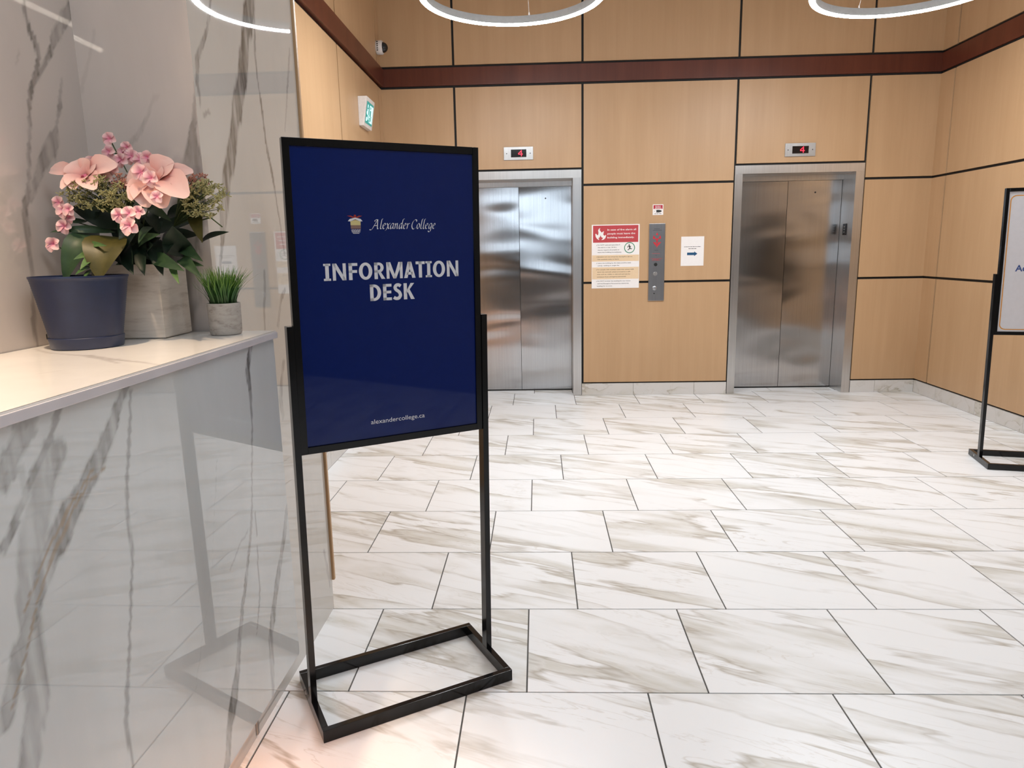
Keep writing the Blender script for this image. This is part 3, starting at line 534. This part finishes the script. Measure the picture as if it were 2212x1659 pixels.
# ------------------------------------------------------------------ exit sign and dome camera on the left wall
t = thing('exit_sign', 'white exit light box with lit green pictogram on left wall', 'exit sign', (XL, 6.205, 2.515))
h, dT, dB, L2 = .232, .078, .038, .145
q = MB().add([(0, -L2, 0), (dB, -L2, 0), (dT, -L2, h), (0, -L2, h), (0, L2, 0), (dB, L2, 0), (dT, L2, h), (0, L2, h)], [(0, 1, 2, 3), (7, 6, 5, 4), (0, 4, 5, 1), (3, 2, 6, 7), (1, 5, 6, 2), (0, 3, 7, 4)])
build('housing', q, M['white'], t, bevel=.006)
def ex(y, z, off): return (dB+(dT-dB)*z/h+off, y, z)
def exq(mb, y0, y1, z0, z1, off): return mb.add([ex(y0, z0, off), ex(y1, z0, off), ex(y1, z1, off), ex(y0, z1, off)], [(0, 1, 2, 3)])
build('green_panel', exq(MB(), -.115, .115, .028, .198, .0018), M['exitgreen'], t)
q = MB(); exq(q, -.012, .105, .045, .18, .0026)
build('doorway_symbol', q, M['exitwhite'], t)
q = MB(); o = .0034
exq(q, -.085, -.060, .150, .175, o); exq(q, -.085, -.050, .095, .142, o); exq(q, -.105, -.07, .045, .075, o); exq(q, -.055, -.03, .06, .10, o); exq(q, -.10, -.085, .10, .12, o)
build('running_figure', q, M['exitwhite'], t)
q = MB(); exq(q, .005, .03, .150, .172, o); exq(q, .0, .04, .095, .142, o); exq(q, -.008, .02, .048, .085, o); exq(q, .035, .06, .06, .10, o)
build('shadow_figure', q, M['exitgreen'], t)
t = thing('dome_camera', 'white dome security camera above the band in the left corner', 'camera', (XL, 6.90, 3.34))
build('base', MB().lathe([(0, 0), (.058, 0), (.062, .006), (.062, .05), (.056, .06), (0, .06)], 32), M['white'], t, (0, 0, 0), (0, math.pi/2, 0), smooth=True)
build('dome', MB().lathe([(.046*math.cos(a), .06+.046*math.sin(a)) for a in [i*math.pi/16 for i in range(9)]], 28), M['dome'], t, (0, 0, 0), (0, math.pi/2, 0), smooth=True)
q = MB()
for i in range(5):
    z = -.036+i*.018; q.box(.014, .026, -.0628, -.0605, z-.004, z+.004)
build('vent_slot', q, M['black'], t)

# ------------------------------------------------------------------ ring pendants
def ring(label, x, y, R, rz):
    t = thing('ring_pendant', label, 'pendant light', (x, y, 3.03), rz, 'ring pendants over the elevator lobby')
    build('housing', MB().lathe([(R-.0195, .014), (R-.0195, .062), (R+.0195, .062), (R+.0195, .014)], 96, closed=True), M['ringbody'], t, smooth=True)
    pr = [(R+.0190*math.cos(a), .0135+.012*math.sin(a)) for a in [math.pi+math.pi*i/8 for i in range(9)]]
    build('diffuser', MB().lathe(pr, 96), M['glow'], t, smooth=True)
    for k in range(3):
        a = math.radians(80+120*k); p = (R*math.cos(a), R*math.sin(a), .066)
        build('cable', MB().tube([p, (p[0]*.25, p[1]*.25, ZC-3.03-.03)], .0016, 6), M['cable'], t)
        build('cable_grip', MB().lathe([(0, .022), (.004, .02), (.006, 0), (0, 0)], 10), M['white'], t, p)
    build('canopy', MB().lathe([(0, -.035), (.17, -.035), (.18, -.028), (.18, 0), (0, 0)], 32), M['ringbody'], t, (0, 0, ZC-3.03), smooth=True)
ring('glowing ring pendant hanging before the left elevator', -.142, 4.77, .572, 0)
ring('glowing ring pendant hanging before the right elevator', 2.36, 4.84, .58, math.radians(18))

# ------------------------------------------------------------------ marble partition and wall behind the desk
_rng = np.random.RandomState(5); _VN = _rng.rand(256, 256)
def vnoise(x, y):
    i, j = np.floor(x).astype(int), np.floor(y).astype(int); u, v = x-i, y-j
    u, v = u*u*(3-2*u), v*v*(3-2*v); g = lambda a, b: _VN[a % 256, b % 256]
    return (g(i, j)*(1-u)+g(i+1, j)*u)*(1-v)+(g(i, j+1)*(1-u)+g(i+1, j+1)*u)*v-.5
def fbm(x, y, o=4): return sum(vnoise(x*2**k+17*k, y*2**k+31*k)/1.8**k for k in range(o))
def vmask(P, polys):
    """P: (n,2) points; polys: vein centre lines with widths -> 0..1 mask, and a second mask for rust lines"""
    a = np.zeros(len(P)); g = np.zeros(len(P))
    wx = fbm(P[:, 0]*14, P[:, 1]*6)*.016; wz = fbm(P[:, 0]*14+50, P[:, 1]*6+50)*.016
    ed = fbm(P[:, 0]*45+9, P[:, 1]*14+3, 4); body = fbm(P[:, 0]*60+5, P[:, 1]*9+8, 4)
    X, Z = P[:, 0]+wx, P[:, 1]+wz
    for pl in polys:
        best = np.full(len(P), 1e9); st = np.zeros(len(P)); wid = np.zeros(len(P))
        for (x0, z0, w0, s0), (x1, z1, w1, s1) in zip(pl, pl[1:]):
            d = np.array([x1-x0, z1-z0]); L = max(1e-9, d@d)
            k = np.clip(((X-x0)*d[0]+(Z-z0)*d[1])/L, 0, 1)
            w = np.maximum((w0+(w1-w0)*k)/2, .0013)
            q = np.hypot(X-x0-k*d[0], Z-z0-k*d[1])/w
            u = q < best; best = np.where(u, q, best); st = np.where(u, s0+(s1-s0)*k, st); wid = np.where(u, w, wid)
        best = best+ed*.40
        v = np.clip((1.25-best)/.55, 0, 1); v = v*v*(3-2*v)
        rim = 1+.35*np.clip(1-np.abs(best-.85)/.25, 0, 1)*(wid > .007)
        v = v*rim*np.clip(.82+body*.9*(wid > .007), .3, 1.25)
        if pl[0][3] > 1: g = np.maximum(g, np.clip(v, 0, 1)*.85)
        else: a = np.maximum(a, v*st)
    a = np.clip(a, 0, 1)
    soft = np.clip(fbm(P[:, 0]*5+90, P[:, 1]*1.3+40, 3)-.12, 0, 1)*.28
    return np.maximum(a, soft), g
def slabgrid(name, fn, nu, nv, polys, m, parent, box=None):
    """front face as a fine grid carrying the vein mask; fn(u,v)->((a,b), xyz) with (a,b) the vein coordinates"""
    us, vs = np.linspace(0, 1, nu), np.linspace(0, 1, nv)
    ab = []; co = []
    for v in vs:
        for u in us:
            p, c = fn(u, v); ab.append(p); co.append(c)
    f = [(j*nu+i, j*nu+i+1, (j+1)*nu+i+1, (j+1)*nu+i) for j in range(nv-1) for i in range(nu-1)]
    n0 = len(co); bv = []
    if box: co = co+box.v; f = f+[tuple(i+n0 for i in q) for q in box.f]
    me = bpy.data.meshes.new(name); me.from_pydata([tuple(c) for c in co], [], f)
    a, g = vmask(np.array(ab), polys)
    col = np.zeros((len(co), 4)); col[:n0, 0] = a; col[:n0, 1] = g; col[:, 3] = 1
    at = me.color_attributes.new('vein', 'FLOAT_COLOR', 'POINT'); at.data.foreach_set('color', col.ravel()); me.update()
    return link(name, me, m, parent)
PXN, PY0, PY1 = -.885, 1.90, 2.690      # partition: its polished face, near and far end
pt = struct('wall_partition')
def lbb(mb, x0, x1, y0, y1, z0, z1): return mb.box(x0, x1, y0, y1, z0, z1, lambda x, y, z: (lb(x, y), y, z))
slabgrid('side_slab', lambda u, v: ((PY0+(PY1-PY0)*u, ZC*v), (lb(PXN, PY0+(PY1-PY0)*u), PY0+(PY1-PY0)*u, ZC*v)), 150, 600, VEINS['pier'], M['pier'], pt,
         lbb(MB(), -1.40, PXN-.0006, PY0+.012, PY1, 0, ZC))
slabgrid('front_slab', lambda u, v: ((-1.19+(.305)*u, 1.2+(ZC-1.2)*v), (lb(-1.19+.305*u, PY0), PY0, 1.2+(ZC-1.2)*v)), 70, 420, VEINS['front'], M['wallm'], pt)
lo = MB(); lbb(lo, -1.19, PXN, PY0, PY0+.0115, 0, 1.2); build('lower_slab', lo, M['plinth'], pt)
q = MB(); lbb(q, -1.46, PXN+.010, PY1+.001, PY1+.018, .125, ZC); build('wood_end_panel', q, M['trim'], pt, bevel=.004)
wd = struct('wall_desk')
slabgrid('back_slab', lambda u, v: ((-.4+2.3*u, 1.2+(ZC-1.2)*v), (lb(-1.19, -.4+2.3*u), -.4+2.3*u, 1.2+(ZC-1.2)*v)), 330, 420, VEINS['wall'], M['wallm'], wd)
q = MB(); lbb(q, -1.19-.16, -1.1912, YR-.05, 1.90, 0, ZC); build('wall_core', q, M['plinth'], wd)

# ------------------------------------------------------------------ reception desk
ZT = 1.264; DX = -.719; SX = -.727; DY0, DY1 = -1.3, 1.885
desk = thing('reception_desk', 'white veined marble reception desk with plants on its counter', 'desk', (-.95, .6, 0))
desk.location = (0, 0, 0)
q = MB(); lbb(q, -1.186, -.885, DY0, DY1, .001, .314); build('plinth', q, M['plinth'], desk)
q = MB(); lbb(q, -1.186, SX-.021, DY0, DY1-.006, .315, ZT-.021); build('carcass', q, M['plinth'], desk)
q = MB(); lbb(q, -.835, -.815, DY0, 1.60, .303, .3145); build('led_strip', q, M['led_warm'], desk)
nb = MB(); lbb(nb, SX-.020, SX-.0005, DY0, DY1, .292, ZT-.0215)
slabgrid('front_slab', lambda u, v: ((DY0+1.0+(DY1-DY0-1.0)*u, .292+(ZT-.0215-.292)*v), (lb(SX, DY0+1.0+(DY1-DY0-1.0)*u), DY0+1.0+(DY1-DY0-1.0)*u, .292+(ZT-.0215-.292)*v)), 360, 160, VEINS['slab'], M['slab'], desk, nb)
tb = MB(); lbb(tb, -1.186, DX+.003, DY0, DY1+.006, ZT-.0205, ZT-.004)
build('counter_edge', tb, M['edge'], desk, bevel=.002)
def topfn(u, v):
    y = -.3+(DY1+.006+.3)*v; x = -1.186+(DX+.003-.004+1.186)*u
    return ((lb(x, y), y), (lb(x, y), y, ZT))
tb2 = MB(); lbb(tb2, -1.186, DX+.003-.004, DY0, DY1+.006, ZT-.0042, ZT-.0006)
slabgrid('countertop', topfn, 110, 300, VEINS['top'], M['top'], desk, tb2)

# ------------------------------------------------------------------ poster stands
def stand(label, loc, rz, LEAN):
    t = thing('sign_stand', label, 'sign stand', loc, rz, 'black floor sign stands')
    lean = lambda x, y, z: (x+LEAN*(z-.04), y, z)
    hx, hy = .3255, .180
    for y0, y1 in ((-hy, -hy+.02), (hy-.02, hy)): build('base_bar', MB().box(-hx, hx, y0, y1, .001, .041), M['blackmetal'], t, bevel=.0014)
    for x0, x1 in ((-hx, -hx+.02), (hx-.02, hx)): build('base_bar', MB().box(x0, x1, -hy+.0202, hy-.0202, .001, .041), M['blackmetal'], t, bevel=.0014)
    for x0, x1 in ((-.3255, -.3057), (.3057, .3255)): build('post', MB().box(x0, x1, -.019, .019, .0412, 1.260, lean), M['blackmetal'], t, bevel=.0012)
    for x0, x1, z0, z1 in ((-.3054, -.285, .866, 1.794), (.285, .3054, .866, 1.794), (-.2848, .2848, .866, .888), (-.2848, .2848, 1.772, 1.794)):
        build('frame_rail', MB().box(x0, x1, -.014, .014, z0, z1, lean), M['blackmetal'], t, bevel=.0012)
    for x, zb in ((-.3255, .013), (.3255, .013)):
        s = -1 if x < 0 else 1
        build('bolt', MB().lathe([(0, .004), (.006, .003), (.008, 0), (0, 0)], 12), M['plate'], t, (x, .07, .024), (0, s*math.pi/2, 0), smooth=True)
    return t, lean
t, lean = stand('black stand with navy INFORMATION DESK poster beside the marble desk', (-.4785, 2.1816, 0), math.radians(30), .013)
bx = build('poster', MB().box(-.2846, .2846, -.008, .006, .8885, 1.7715, lean), M['blue'], t)
build('back_board', MB().box(-.2846, .2846, .0065, .0125, .8885, 1.7715, lean), M['blackmetal'], t)
yb = -.0083
def leanx(o, LEAN):   # flat print follows the frame's slight lean
    me = o.data
    for v in me.vertices: v.co.x += (LEAN or .013)*(v.co.z-.04)
    return o
ox = 0.007
def cr(pts, n=6):
    p = [pts[0]]+list(pts)+[pts[-1]]; o = []
    for i in range(1, len(p)-2):
        for k in range(n):
            s = k/n; a, b_, c, d = (np.array(p[i+j], float) for j in (-1, 0, 1, 2))
            o.append(.5*((2*b_)+(c-a)*s+(2*a-5*b_+4*c-d)*s*s+(3*b_-a-3*c+d)*s**3))
    o.append(np.array(p[-2], float)); return o
def arc(cx, cz, rx, rz, a0, a1, n=14): return [(cx+rx*math.cos(math.radians(a0+(a1-a0)*i/n)), cz+rz*math.sin(math.radians(a0+(a1-a0)*i/n))) for i in range(n+1)]
def ringband(q, cx, cz, ro, zo, ri, zi, a0, a1, pl, n=14):
    A, B = arc(cx, cz, ro, zo, a0, a1, n), arc(cx, cz, ri, zi, a0, a1, n)
    for i in range(n): pl(q, [A[i], A[i+1], B[i+1], B[i]])
# bold upright capitals, cap height 1: convex pieces of each letter, advance
W_ = .205
def glyph(c):
    b_, cur = [], []
    R = lambda x0, x1, z0, z1: [(x0, z0), (x1, z0), (x1, z1), (x0, z1)]
    Q = MB(); pl = lambda q, p: cur.append(p)
    if c == 'I': b_ = [R(.13, .13+W_, 0, 1), R(.03, .435, 0, .13), R(.03, .435, .87, 1)]; adv = .465
    elif c == 'N': b_ = [R(.08, .08+.18, 0, 1), R(.67, .85, 0, 1), [(.08, 1), (.30, 1), (.85, 0), (.63, 0)]]; adv = .93
    elif c == 'F': b_ = [R(.08, .08+W_, 0, 1), R(.08, .60, .83, 1), R(.08, .57, .42, .585)]; adv = .635
    elif c == 'E': b_ = [R(.08, .08+W_, 0, 1), R(.08, .60, .83, 1), R(.08, .575, .42, .585), R(.08, .60, 0, .17)]; adv = .66
    elif c == 'T': b_ = [R(.21, .21+W_, 0, 1), R(.02, .60, .83, 1)]; adv = .62
    elif c == 'M': b_ = [R(.08, .255, 0, 1), R(.905, 1.08, 0, 1), [(.08, 1), (.33, 1), (.665, 0), (.495, 0)], [(1.08, 1), (.83, 1), (.495, 0), (.665, 0)]]; adv = 1.16
    elif c == 'A': b_ = [[(0, 0), (.215, 0), (.475, 1), (.255, 1)], [(.73, 0), (.515, 0), (.255, 1), (.475, 1)], R(.17, .56, .205, .37)]; adv = .735
    elif c == 'O': ringband(Q, .44, .5, .40, .515, .185, .345, 0, 360, pl, 36); adv = .88
    elif c == 'D': b_ = [R(.08, .08+W_, 0, 1), R(.08, .33, .83, 1), R(.08, .33, 0, .17)]; ringband(Q, .32, .5, .42, .5, .21, .33, -90, 90, pl, 20); adv = .78
    elif c == 'R': b_ = [R(.08, .08+W_, 0, 1), R(.08, .34, .83, 1), R(.08, .34, .385, .54), [(.29, .43), (.47, .43), (.735, 0), (.505, 0)]]; ringband(Q, .34, .692, .315, .308, .12, .152, -90, 90, pl, 16); adv = .74
    elif c == 'K': b_ = [R(.08, .08+W_, 0, 1), [(.20, .43), (.52, 1), (.745, 1), (.20, .29)], [(.30, .52), (.44, .63), (.755, 0), (.52, 0)]]; adv = .755
    elif c == 'S':
        P = cr([(.50, .84), (.38, .915), (.24, .90), (.155, .77), (.22, .62), (.38, .50), (.455, .36), (.46, .24), (.36, .105), (.20, .085), (.06, .16)], 8)
        for i in range(len(P)-1):
            d = P[i+1]-P[i]; nn = np.array([-d[1], d[0]])/max(1e-6, np.hypot(*d))*.098
            d0 = P[i]-P[i-1] if i else d; n0 = np.array([-d0[1], d0[0]])/max(1e-6, np.hypot(*d0))*.098
            cur.append([tuple(P[i]-n0), tuple(P[i+1]-nn), tuple(P[i+1]+nn), tuple(P[i]+n0)])
        adv = .60
    return b_+cur, adv
def caps(word, x0, x1, z0, h, y, parent, m):
    gl = [glyph(c) for c in word]; tot = sum(g[1] for g in gl); k = (x1-x0)/tot; x = x0
    for ps, adv in gl:
        q = MB()
        for p in ps: q.add([(x+a*k, y, z0+b*h) for a, b in p], [tuple(range(len(p)))])
        leanx(build('letter', q, m, parent), 0); x += adv*k
caps('INFORMATION', -.2155+ox, .2265+ox, 1.389, .0505, yb, t, M['whiteprint'])
caps('DESK', -.0795+ox, .0695+ox, 1.3225, .0505, yb, t, M['whiteprint'])
leanx(place_text('alexandercollege.ca', t, ox+.0, .9335, yb, .0150, M['whiteprint'], 0, 0, 'CENTER', .181), 0)
# broad-nib script for the college name
GL = {
 'A': (1.42, [[(-.55, -.10), (-.35, -.18), (-.10, -.08), (.35, .75), (.80, 1.60)], [(.35, 1.35), (.30, 1.55), (.55, 1.66), (.90, 1.62)], [(.86, 1.62), (.90, .8), (.98, .08), (1.2, .02)], [(.2, .58), (.95, .60)]]),
 'l': (.52, [[(.45, 1.78), (.28, 1.70), (.2, .9), (.16, .15), (.34, 0), (.5, .1)]]),
 'e': (.74, [[(.10, .50), (.45, .62), (.55, .86), (.38, 1.0), (.14, .75), (.12, .25), (.34, 0), (.68, .2)]]),
 'x': (.84, [[(.02, .85), (.18, 1.0), (.36, .6), (.52, .1), (.72, .04)], [(.78, .98), (.6, .95), (.36, .45), (.12, -.15), (-.12, -.32)]]),
 'a': (.86, [[(.62, .92), (.36, 1.0), (.10, .55), (.16, .06), (.34, .04), (.60, .55), (.66, .98)], [(.66, .98), (.60, .3), (.68, .03), (.86, .12)]]),
 'n': (.92, [[(.04, .84), (.18, .98), (.18, .5), (.12, .0)], [(.16, .5), (.40, .94), (.58, .92), (.58, .4), (.64, .04), (.88, .14)]]),
 'd': (.88, [[(.62, .92), (.36, 1.0), (.10, .55), (.16, .06), (.34, .04), (.58, .5)], [(.98, 1.80), (.76, 1.72), (.66, 1.1), (.60, .3), (.68, .03), (.88, .12)]]),
 'r': (.66, [[(.04, .84), (.18, .98), (.18, .5), (.12, .0)], [(.16, .5), (.36, .92), (.60, .96)]]),
 'C': (1.12, [[(1.02, 1.32), (.98, 1.60), (.62, 1.66), (.24, 1.2), (.12, .55), (.34, .02), (.66, -.04), (.96, .22)]]),
 'o': (.78, [[(.40, 1.0), (.14, .72), (.12, .25), (.34, 0), (.60, .30), (.62, .75), (.40, 1.0)]]),
 'g': (.82, [[(.62, .92), (.36, 1.0), (.10, .55), (.16, .06), (.34, .04), (.60, .55), (.66, .98)], [(.66, .98), (.58, .1), (.50, -.45), (.24, -.58), (.02, -.40)]]),
 ' ': (.32, [])}
def script(word, x0, x1, z0, xh, y, parent, m):
    tot = sum(GL[c][0] for c in word); k = (x1-x0)/tot; q = MB(); x = x0
    nib = np.array([math.cos(math.radians(28)), math.sin(math.radians(28))])*.085
    for c in word:
        adv, strokes = GL[c]
        for s in strokes:
            P = cr(s); V = []
            for p in P:
                for sg in (-1, 1):
                    w_ = p+sg*nib+np.array([0, sg*.018]); V.append((x+(w_[0]+.18*w_[1])*k, y, z0+w_[1]*xh))
            q.add(V, [(2*i, 2*i+1, 2*i+3, 2*i+2) for i in range(len(P)-1)])
        x += adv*k
    return build('lettering', q, m, parent)
leanx(script('Alexander College', -.056+ox-.003, .146+ox, 1.5405, .0165, yb, t, M['whiteprint']), 0)
# crest: eagle, ribbon, shield with waves
cq = lambda px, py: (-.1285+(px-140)/360*.0470, 1.5825-(py-212)/385*.0560)
q = MB()
for p in (((140, 238), (225, 232), (300, 258), (300, 222), (325, 212), (352, 222), (352, 258), (420, 232), (495, 238), (430, 262), (360, 290), (330, 330), (300, 290), (225, 262)),):
    q.poly([cq(*a) for a in p][::-1], yb, .0004)
leanx(build('crest_eagle', q, M['eagle'], t), 0)
q = MB()
q.poly([cq(*a) for a in ((155, 345), (200, 300), (330, 272), (455, 300), (498, 345), (440, 350), (330, 305), (215, 350))][::-1], yb-.0004, .0003)
for i, (z, hw) in enumerate(((515, 110), (538, 104), (560, 95), (585, 75))):
    P = [(335-hw+2*hw*j/16, z+5*math.sin(j*1.6+i)) for j in range(17)]
    q.poly([cq(*a) for a in P+[(a, b_+10) for a, b_ in P[::-1]]][::-1], yb, .0004)
leanx(build('crest_ribbon', q, M['whiteprint'], t), 0)
leanx(build('crest_shield', MB().poly([cq(*a) for a in ((215, 352), (330, 316), (450, 352), (450, 425), (215, 425))][::-1], yb, .0004), M['gold'], t), 0)
leanx(build('crest_field', MB().poly([cq(*a) for a in ((218, 425), (450, 425), (450, 498), (218, 498))][::-1], yb, .0004), M['brown'], t), 0)

t2, lean = stand('black stand with white poster bordered in orange near right wall', (3.281, 4.593, 0), math.radians(-13.4), -.0173)
build('poster', MB().box(-.2846, .2846, -.008, .006, .8885, 1.7715, lean), M['boardprint'], t2)
build('back_board', MB().box(-.2846, .2846, .0065, .0125, .8885, 1.7715, lean), M['blackmetal'], t2)
leanx(build('border_print', ringpoly(MB(), rrect(-.276, .276, .900, 1.750, .034), rrect(-.270, .270, .906, 1.744, .029), yb), M['orange'], t2), -.0173)
leanx(place_text('Acc', t2, -.213, 1.276, yb, .041, M['blueink'], .022, 0, 'LEFT'), -.0173)

# ------------------------------------------------------------------ plants on the counter
def attr_mesh(name, co, f, along, m, parent, loc=None, smooth=True):
    me = bpy.data.meshes.new(name); me.from_pydata([tuple(c) for c in co], [], f)
    a = me.attributes.new('along', 'FLOAT', 'POINT'); a.data.foreach_set('value', [float(x) for x in along])
    me.polygons.foreach_set('use_smooth', [smooth]*len(me.polygons)); me.update()
    return link(name, me, m, parent, loc)
def leafgeo(base, tip, width, droop=.1, fold=.25, nrm=None, nu=8, shape='leaf', cup=0):
    b_, t_ = Vector(base), Vector(tip); d = t_-b_; L = d.length; dn = d.normalized()
    n = nrm or Vector((.15, -1, .35))
    s = dn.cross(n)
    if s.length < .2: s = dn.cross(Vector((1, 0, .2)))
    s.normalize(); up = s.cross(dn).normalized()
    co = []; al = []; f = []
    for i in range(nu+1):
        u = i/nu
        if shape == 'leaf': w = width/2*(math.sin(math.pi*min(1, u**.85))**.8)*(1 if u < .5 else 1-.15*(u-.5))
        else: w = width/2*(max(.18, min(1, u/.6)**.75) if u < .6 else math.sqrt(max(.02, 1-((u-.6)/.42)**2)))
        if i == nu and shape == 'leaf': w *= .15
        c = b_+d*u+up*(L*droop*math.sin(math.pi*u))-Vector((0, 0, 1))*L*droop*.6*u*u
        for k in (-1, -.5, 0, .5, 1):
            lift = fold*abs(k)*w+cup*w*k*k
            co.append(c+s*w*k+up*(lift+.06*w*math.sin(7*u+5*k))); al.append(u)
    for i in range(nu):
        for k in range(4): f.append((i*5+k, i*5+k+1, (i+1)*5+k+1, (i+1)*5+k))
    return co, f, al
O = Vector((-1.03, 1.803, ZT))
fa = thing('flower_arrangement', 'pink flowers and dark leaves in square whitewashed planter on counter', 'potted plant', O)
px0, px1, py0, py1, ph = -.082, .081, -.070, .068, .187
q = MB()
for a, (x0, x1, y0, y1) in enumerate(((px0, px1, py0, py0+.008), (px0, px1, py1-.008, py1), (px0, px0+.008, py0+.008, py1-.008), (px1-.008, px1, py0+.008, py1-.008))): q.box(x0, x1, y0, y1, .004, ph)
q.box(px0+.004, px1-.004, py0+.004, py1-.004, .001, .01)
build('planter', q, M['planter'], fa)
build('soil', MB().box(px0+.008, px1-.008, py0+.008, py1-.008, .10, ph-.02), M['soil'], fa)
cnt = 0
for (b_, t_, w, k, dr) in LEAVES:
    co, f, al = leafgeo(b_, t_, w, dr); attr_mesh('leaf', co, f, al, M['leaf%d' % k], fa)
rl = random.Random(3)
for i in range(60):
    a = rl.uniform(0, 2*math.pi); r = rl.uniform(.02, .066)
    b_ = (-.005+.02*math.cos(a), .0+.02*math.sin(a), rl.uniform(.17, .27)); t_ = (r*1.15*math.cos(a), r*.8*math.sin(a)-.01, b_[2]+rl.uniform(-.03, .07))
    co, f, al = leafgeo(b_, t_, rl.uniform(.022, .042), .15, nrm=Vector((rl.uniform(-.5, .5), -1, rl.uniform(0, .9)))); attr_mesh('leaf', co, f, al, M['leaf%d' % (1 if i % 4 == 0 else 0)], fa)
for s in STEMS: build('stem', MB().tube(s, .0016, 6), M['stem'], fa)
for c, ps in BLOOMS:
    c = Vector(c); bl = bpy.data.objects.new('bloom', None); COL.objects.link(bl); bl.parent = fa; bl.location = c; bl.empty_display_size = .02
    for i, (tp, w) in enumerate(ps):
        tp = Vector(tp); d = tp-c
        co, f, al = leafgeo((0, 0, 0), d*1.04, w*1.32, .16, .12, Vector((.2*d.x/.05, -1, .6)), 8, 'petal', .35)
        attr_mesh('petal', co, f, al, M['petal'], bl)
    attr_mesh('flower_heart', [Vector((.010*math.cos(j*1.26)*(1-k*.5), -.012-k*.008, .010*math.sin(j*1.26)*(1-k*.5))) for k in range(2) for j in range(5)], [(j, (j+1) % 5, 5+(j+1) % 5, 5+j) for j in range(5)]+[(9, 8, 7, 6, 5)], [0]*10, M['petal2'], bl)
for c, r in SMALL:
    c = Vector(c); co = []; f = []; al = []; a0 = rl.uniform(0, 6)
    for j in range(5):
        a = a0+j*2*math.pi/5; d = Vector((math.cos(a), rl.uniform(-.5, .1), math.sin(a)))*r*1.1
        g = leafgeo((0, 0, 0), d, r*1.2, .18, .1, Vector((.1, -1, .3)), 5, 'petal', .35)
        n0 = len(co); co += g[0]; f += [tuple(i+n0 for i in q_) for q_ in g[1]]; al += g[2]
    attr_mesh('blossom', co, f, al, M['petal2'], fa, c)
for c, b_, rx, rz_, n in SPRAYS:
    c, b_ = Vector(c), Vector(b_); q = MB(); q2 = MB()
    for i in range(n):
        a = rl.uniform(0, 2*math.pi); r = math.sqrt(rl.uniform(.05, 1)); e = c+Vector((rx*r*math.cos(a), rl.uniform(-.03, .03), rz_*r*math.sin(a)))
        mid = b_*.4+e*.6+Vector((0, 0, .008)); q.tube([b_, mid, e], [.0011, .0008, .0005], 4)
        for k in range(8):
            e2 = e+Vector((rl.uniform(-.009, .009), rl.uniform(-.009, .009), rl.uniform(-.007, .009))); q2.tube([e, (e+e2)/2, e2], [.0004, .0012, .0016], 4)
    o = build('spray_stems', q, M['stem'], fa); o['kind'] = 'stuff'
    o = build('spray_buds', q2, M['budpink'] if rx < .03 else M['bud'], fa); o['kind'] = 'stuff'

bp_ = thing('flower_pot', 'empty slate blue plastic flower pot with saucer on counter', 'flower pot', (-1.063, 1.598, ZT))
prof = [(.072, .022)]
for i in range(26):
    z = .024+i*.0052; r = .0745+.0245*(z-.022)/.138
    prof += [(r, z), (r+.0012, z+.0026)]
prof += [(.0995, .160), (.1012, .162), (.1012, .166), (.0975, .166), (.0955, .158), (.071, .03), (0, .03)]
build('pot_body', MB().lathe(prof, 64), M['bluepot'], bp_, smooth=True)
build('saucer', MB().lathe([(0, .001), (.0735, .001), (.0755, .003), (.0785, .026), (.0765, .0275), (.0735, .024), (.071, .010), (0, .010)], 64), M['bluepot'], bp_, smooth=True)
build('drain_notch', MB().lathe([(0, .002), (.006, .002), (.0065, 0), (0, 0)], 12), M['black'], bp_, (-.0655, -.0425, .0295), (math.pi/2, 0, -.99))
build('soil', MB().lathe([(.074, .045), (0, .047)], 32), M['soil'], bp_)

gp = thing('grass_pot', 'small round concrete pot of bright green artificial grass', 'potted plant', (-.829, 1.817, ZT))
build('pot_body', MB().lathe([(0, .001), (.037, .001), (.0395, .004), (.0405, .02), (.0418, .080), (.0412, .083), (.037, .083), (.036, .07), (0, .07)], 40), M['concrete'], gp, smooth=True)
co, f, al = [], [], []
for i in range(300):
    a = rl.uniform(0, 2*math.pi); r0 = .032*math.sqrt(rl.random()); ln = rl.uniform(.075, .115); tilt = rl.uniform(.1, .85)*(.35+r0/.032*.65)
    b_ = Vector((r0*math.cos(a), r0*math.sin(a), .068)); a2 = a+rl.uniform(-.5, .5)
    out = Vector((math.cos(a2), math.sin(a2), 0)); s = Vector((-out.y, out.x, 0))
    n0 = len(co)
    for k in range(5):
        u = k/4; p = b_+Vector((0, 0, 1))*ln*u*(1-.12*tilt*u)+out*ln*tilt*1.0*u*u; p.x = max(p.x, -.052); p.y = min(max(p.y, -.058), .062); w = .0022*(1-u)**.6+.0002
        co += [p-s*w, p+s*w]; al += [u, u]
    f += [(n0+2*k, n0+2*k+1, n0+2*k+3, n0+2*k+2) for k in range(4)]
o = attr_mesh('grass_blades', co, f, al, M['blade'], gp); o['kind'] = 'stuff'

for o in COL.objects:
    if o.name.split('.')[0] in ('print', 'bullet', 'crest_ribbon', 'warning_symbol', 'running_figure', 'vent_slot'): o['kind'] = 'stuff'
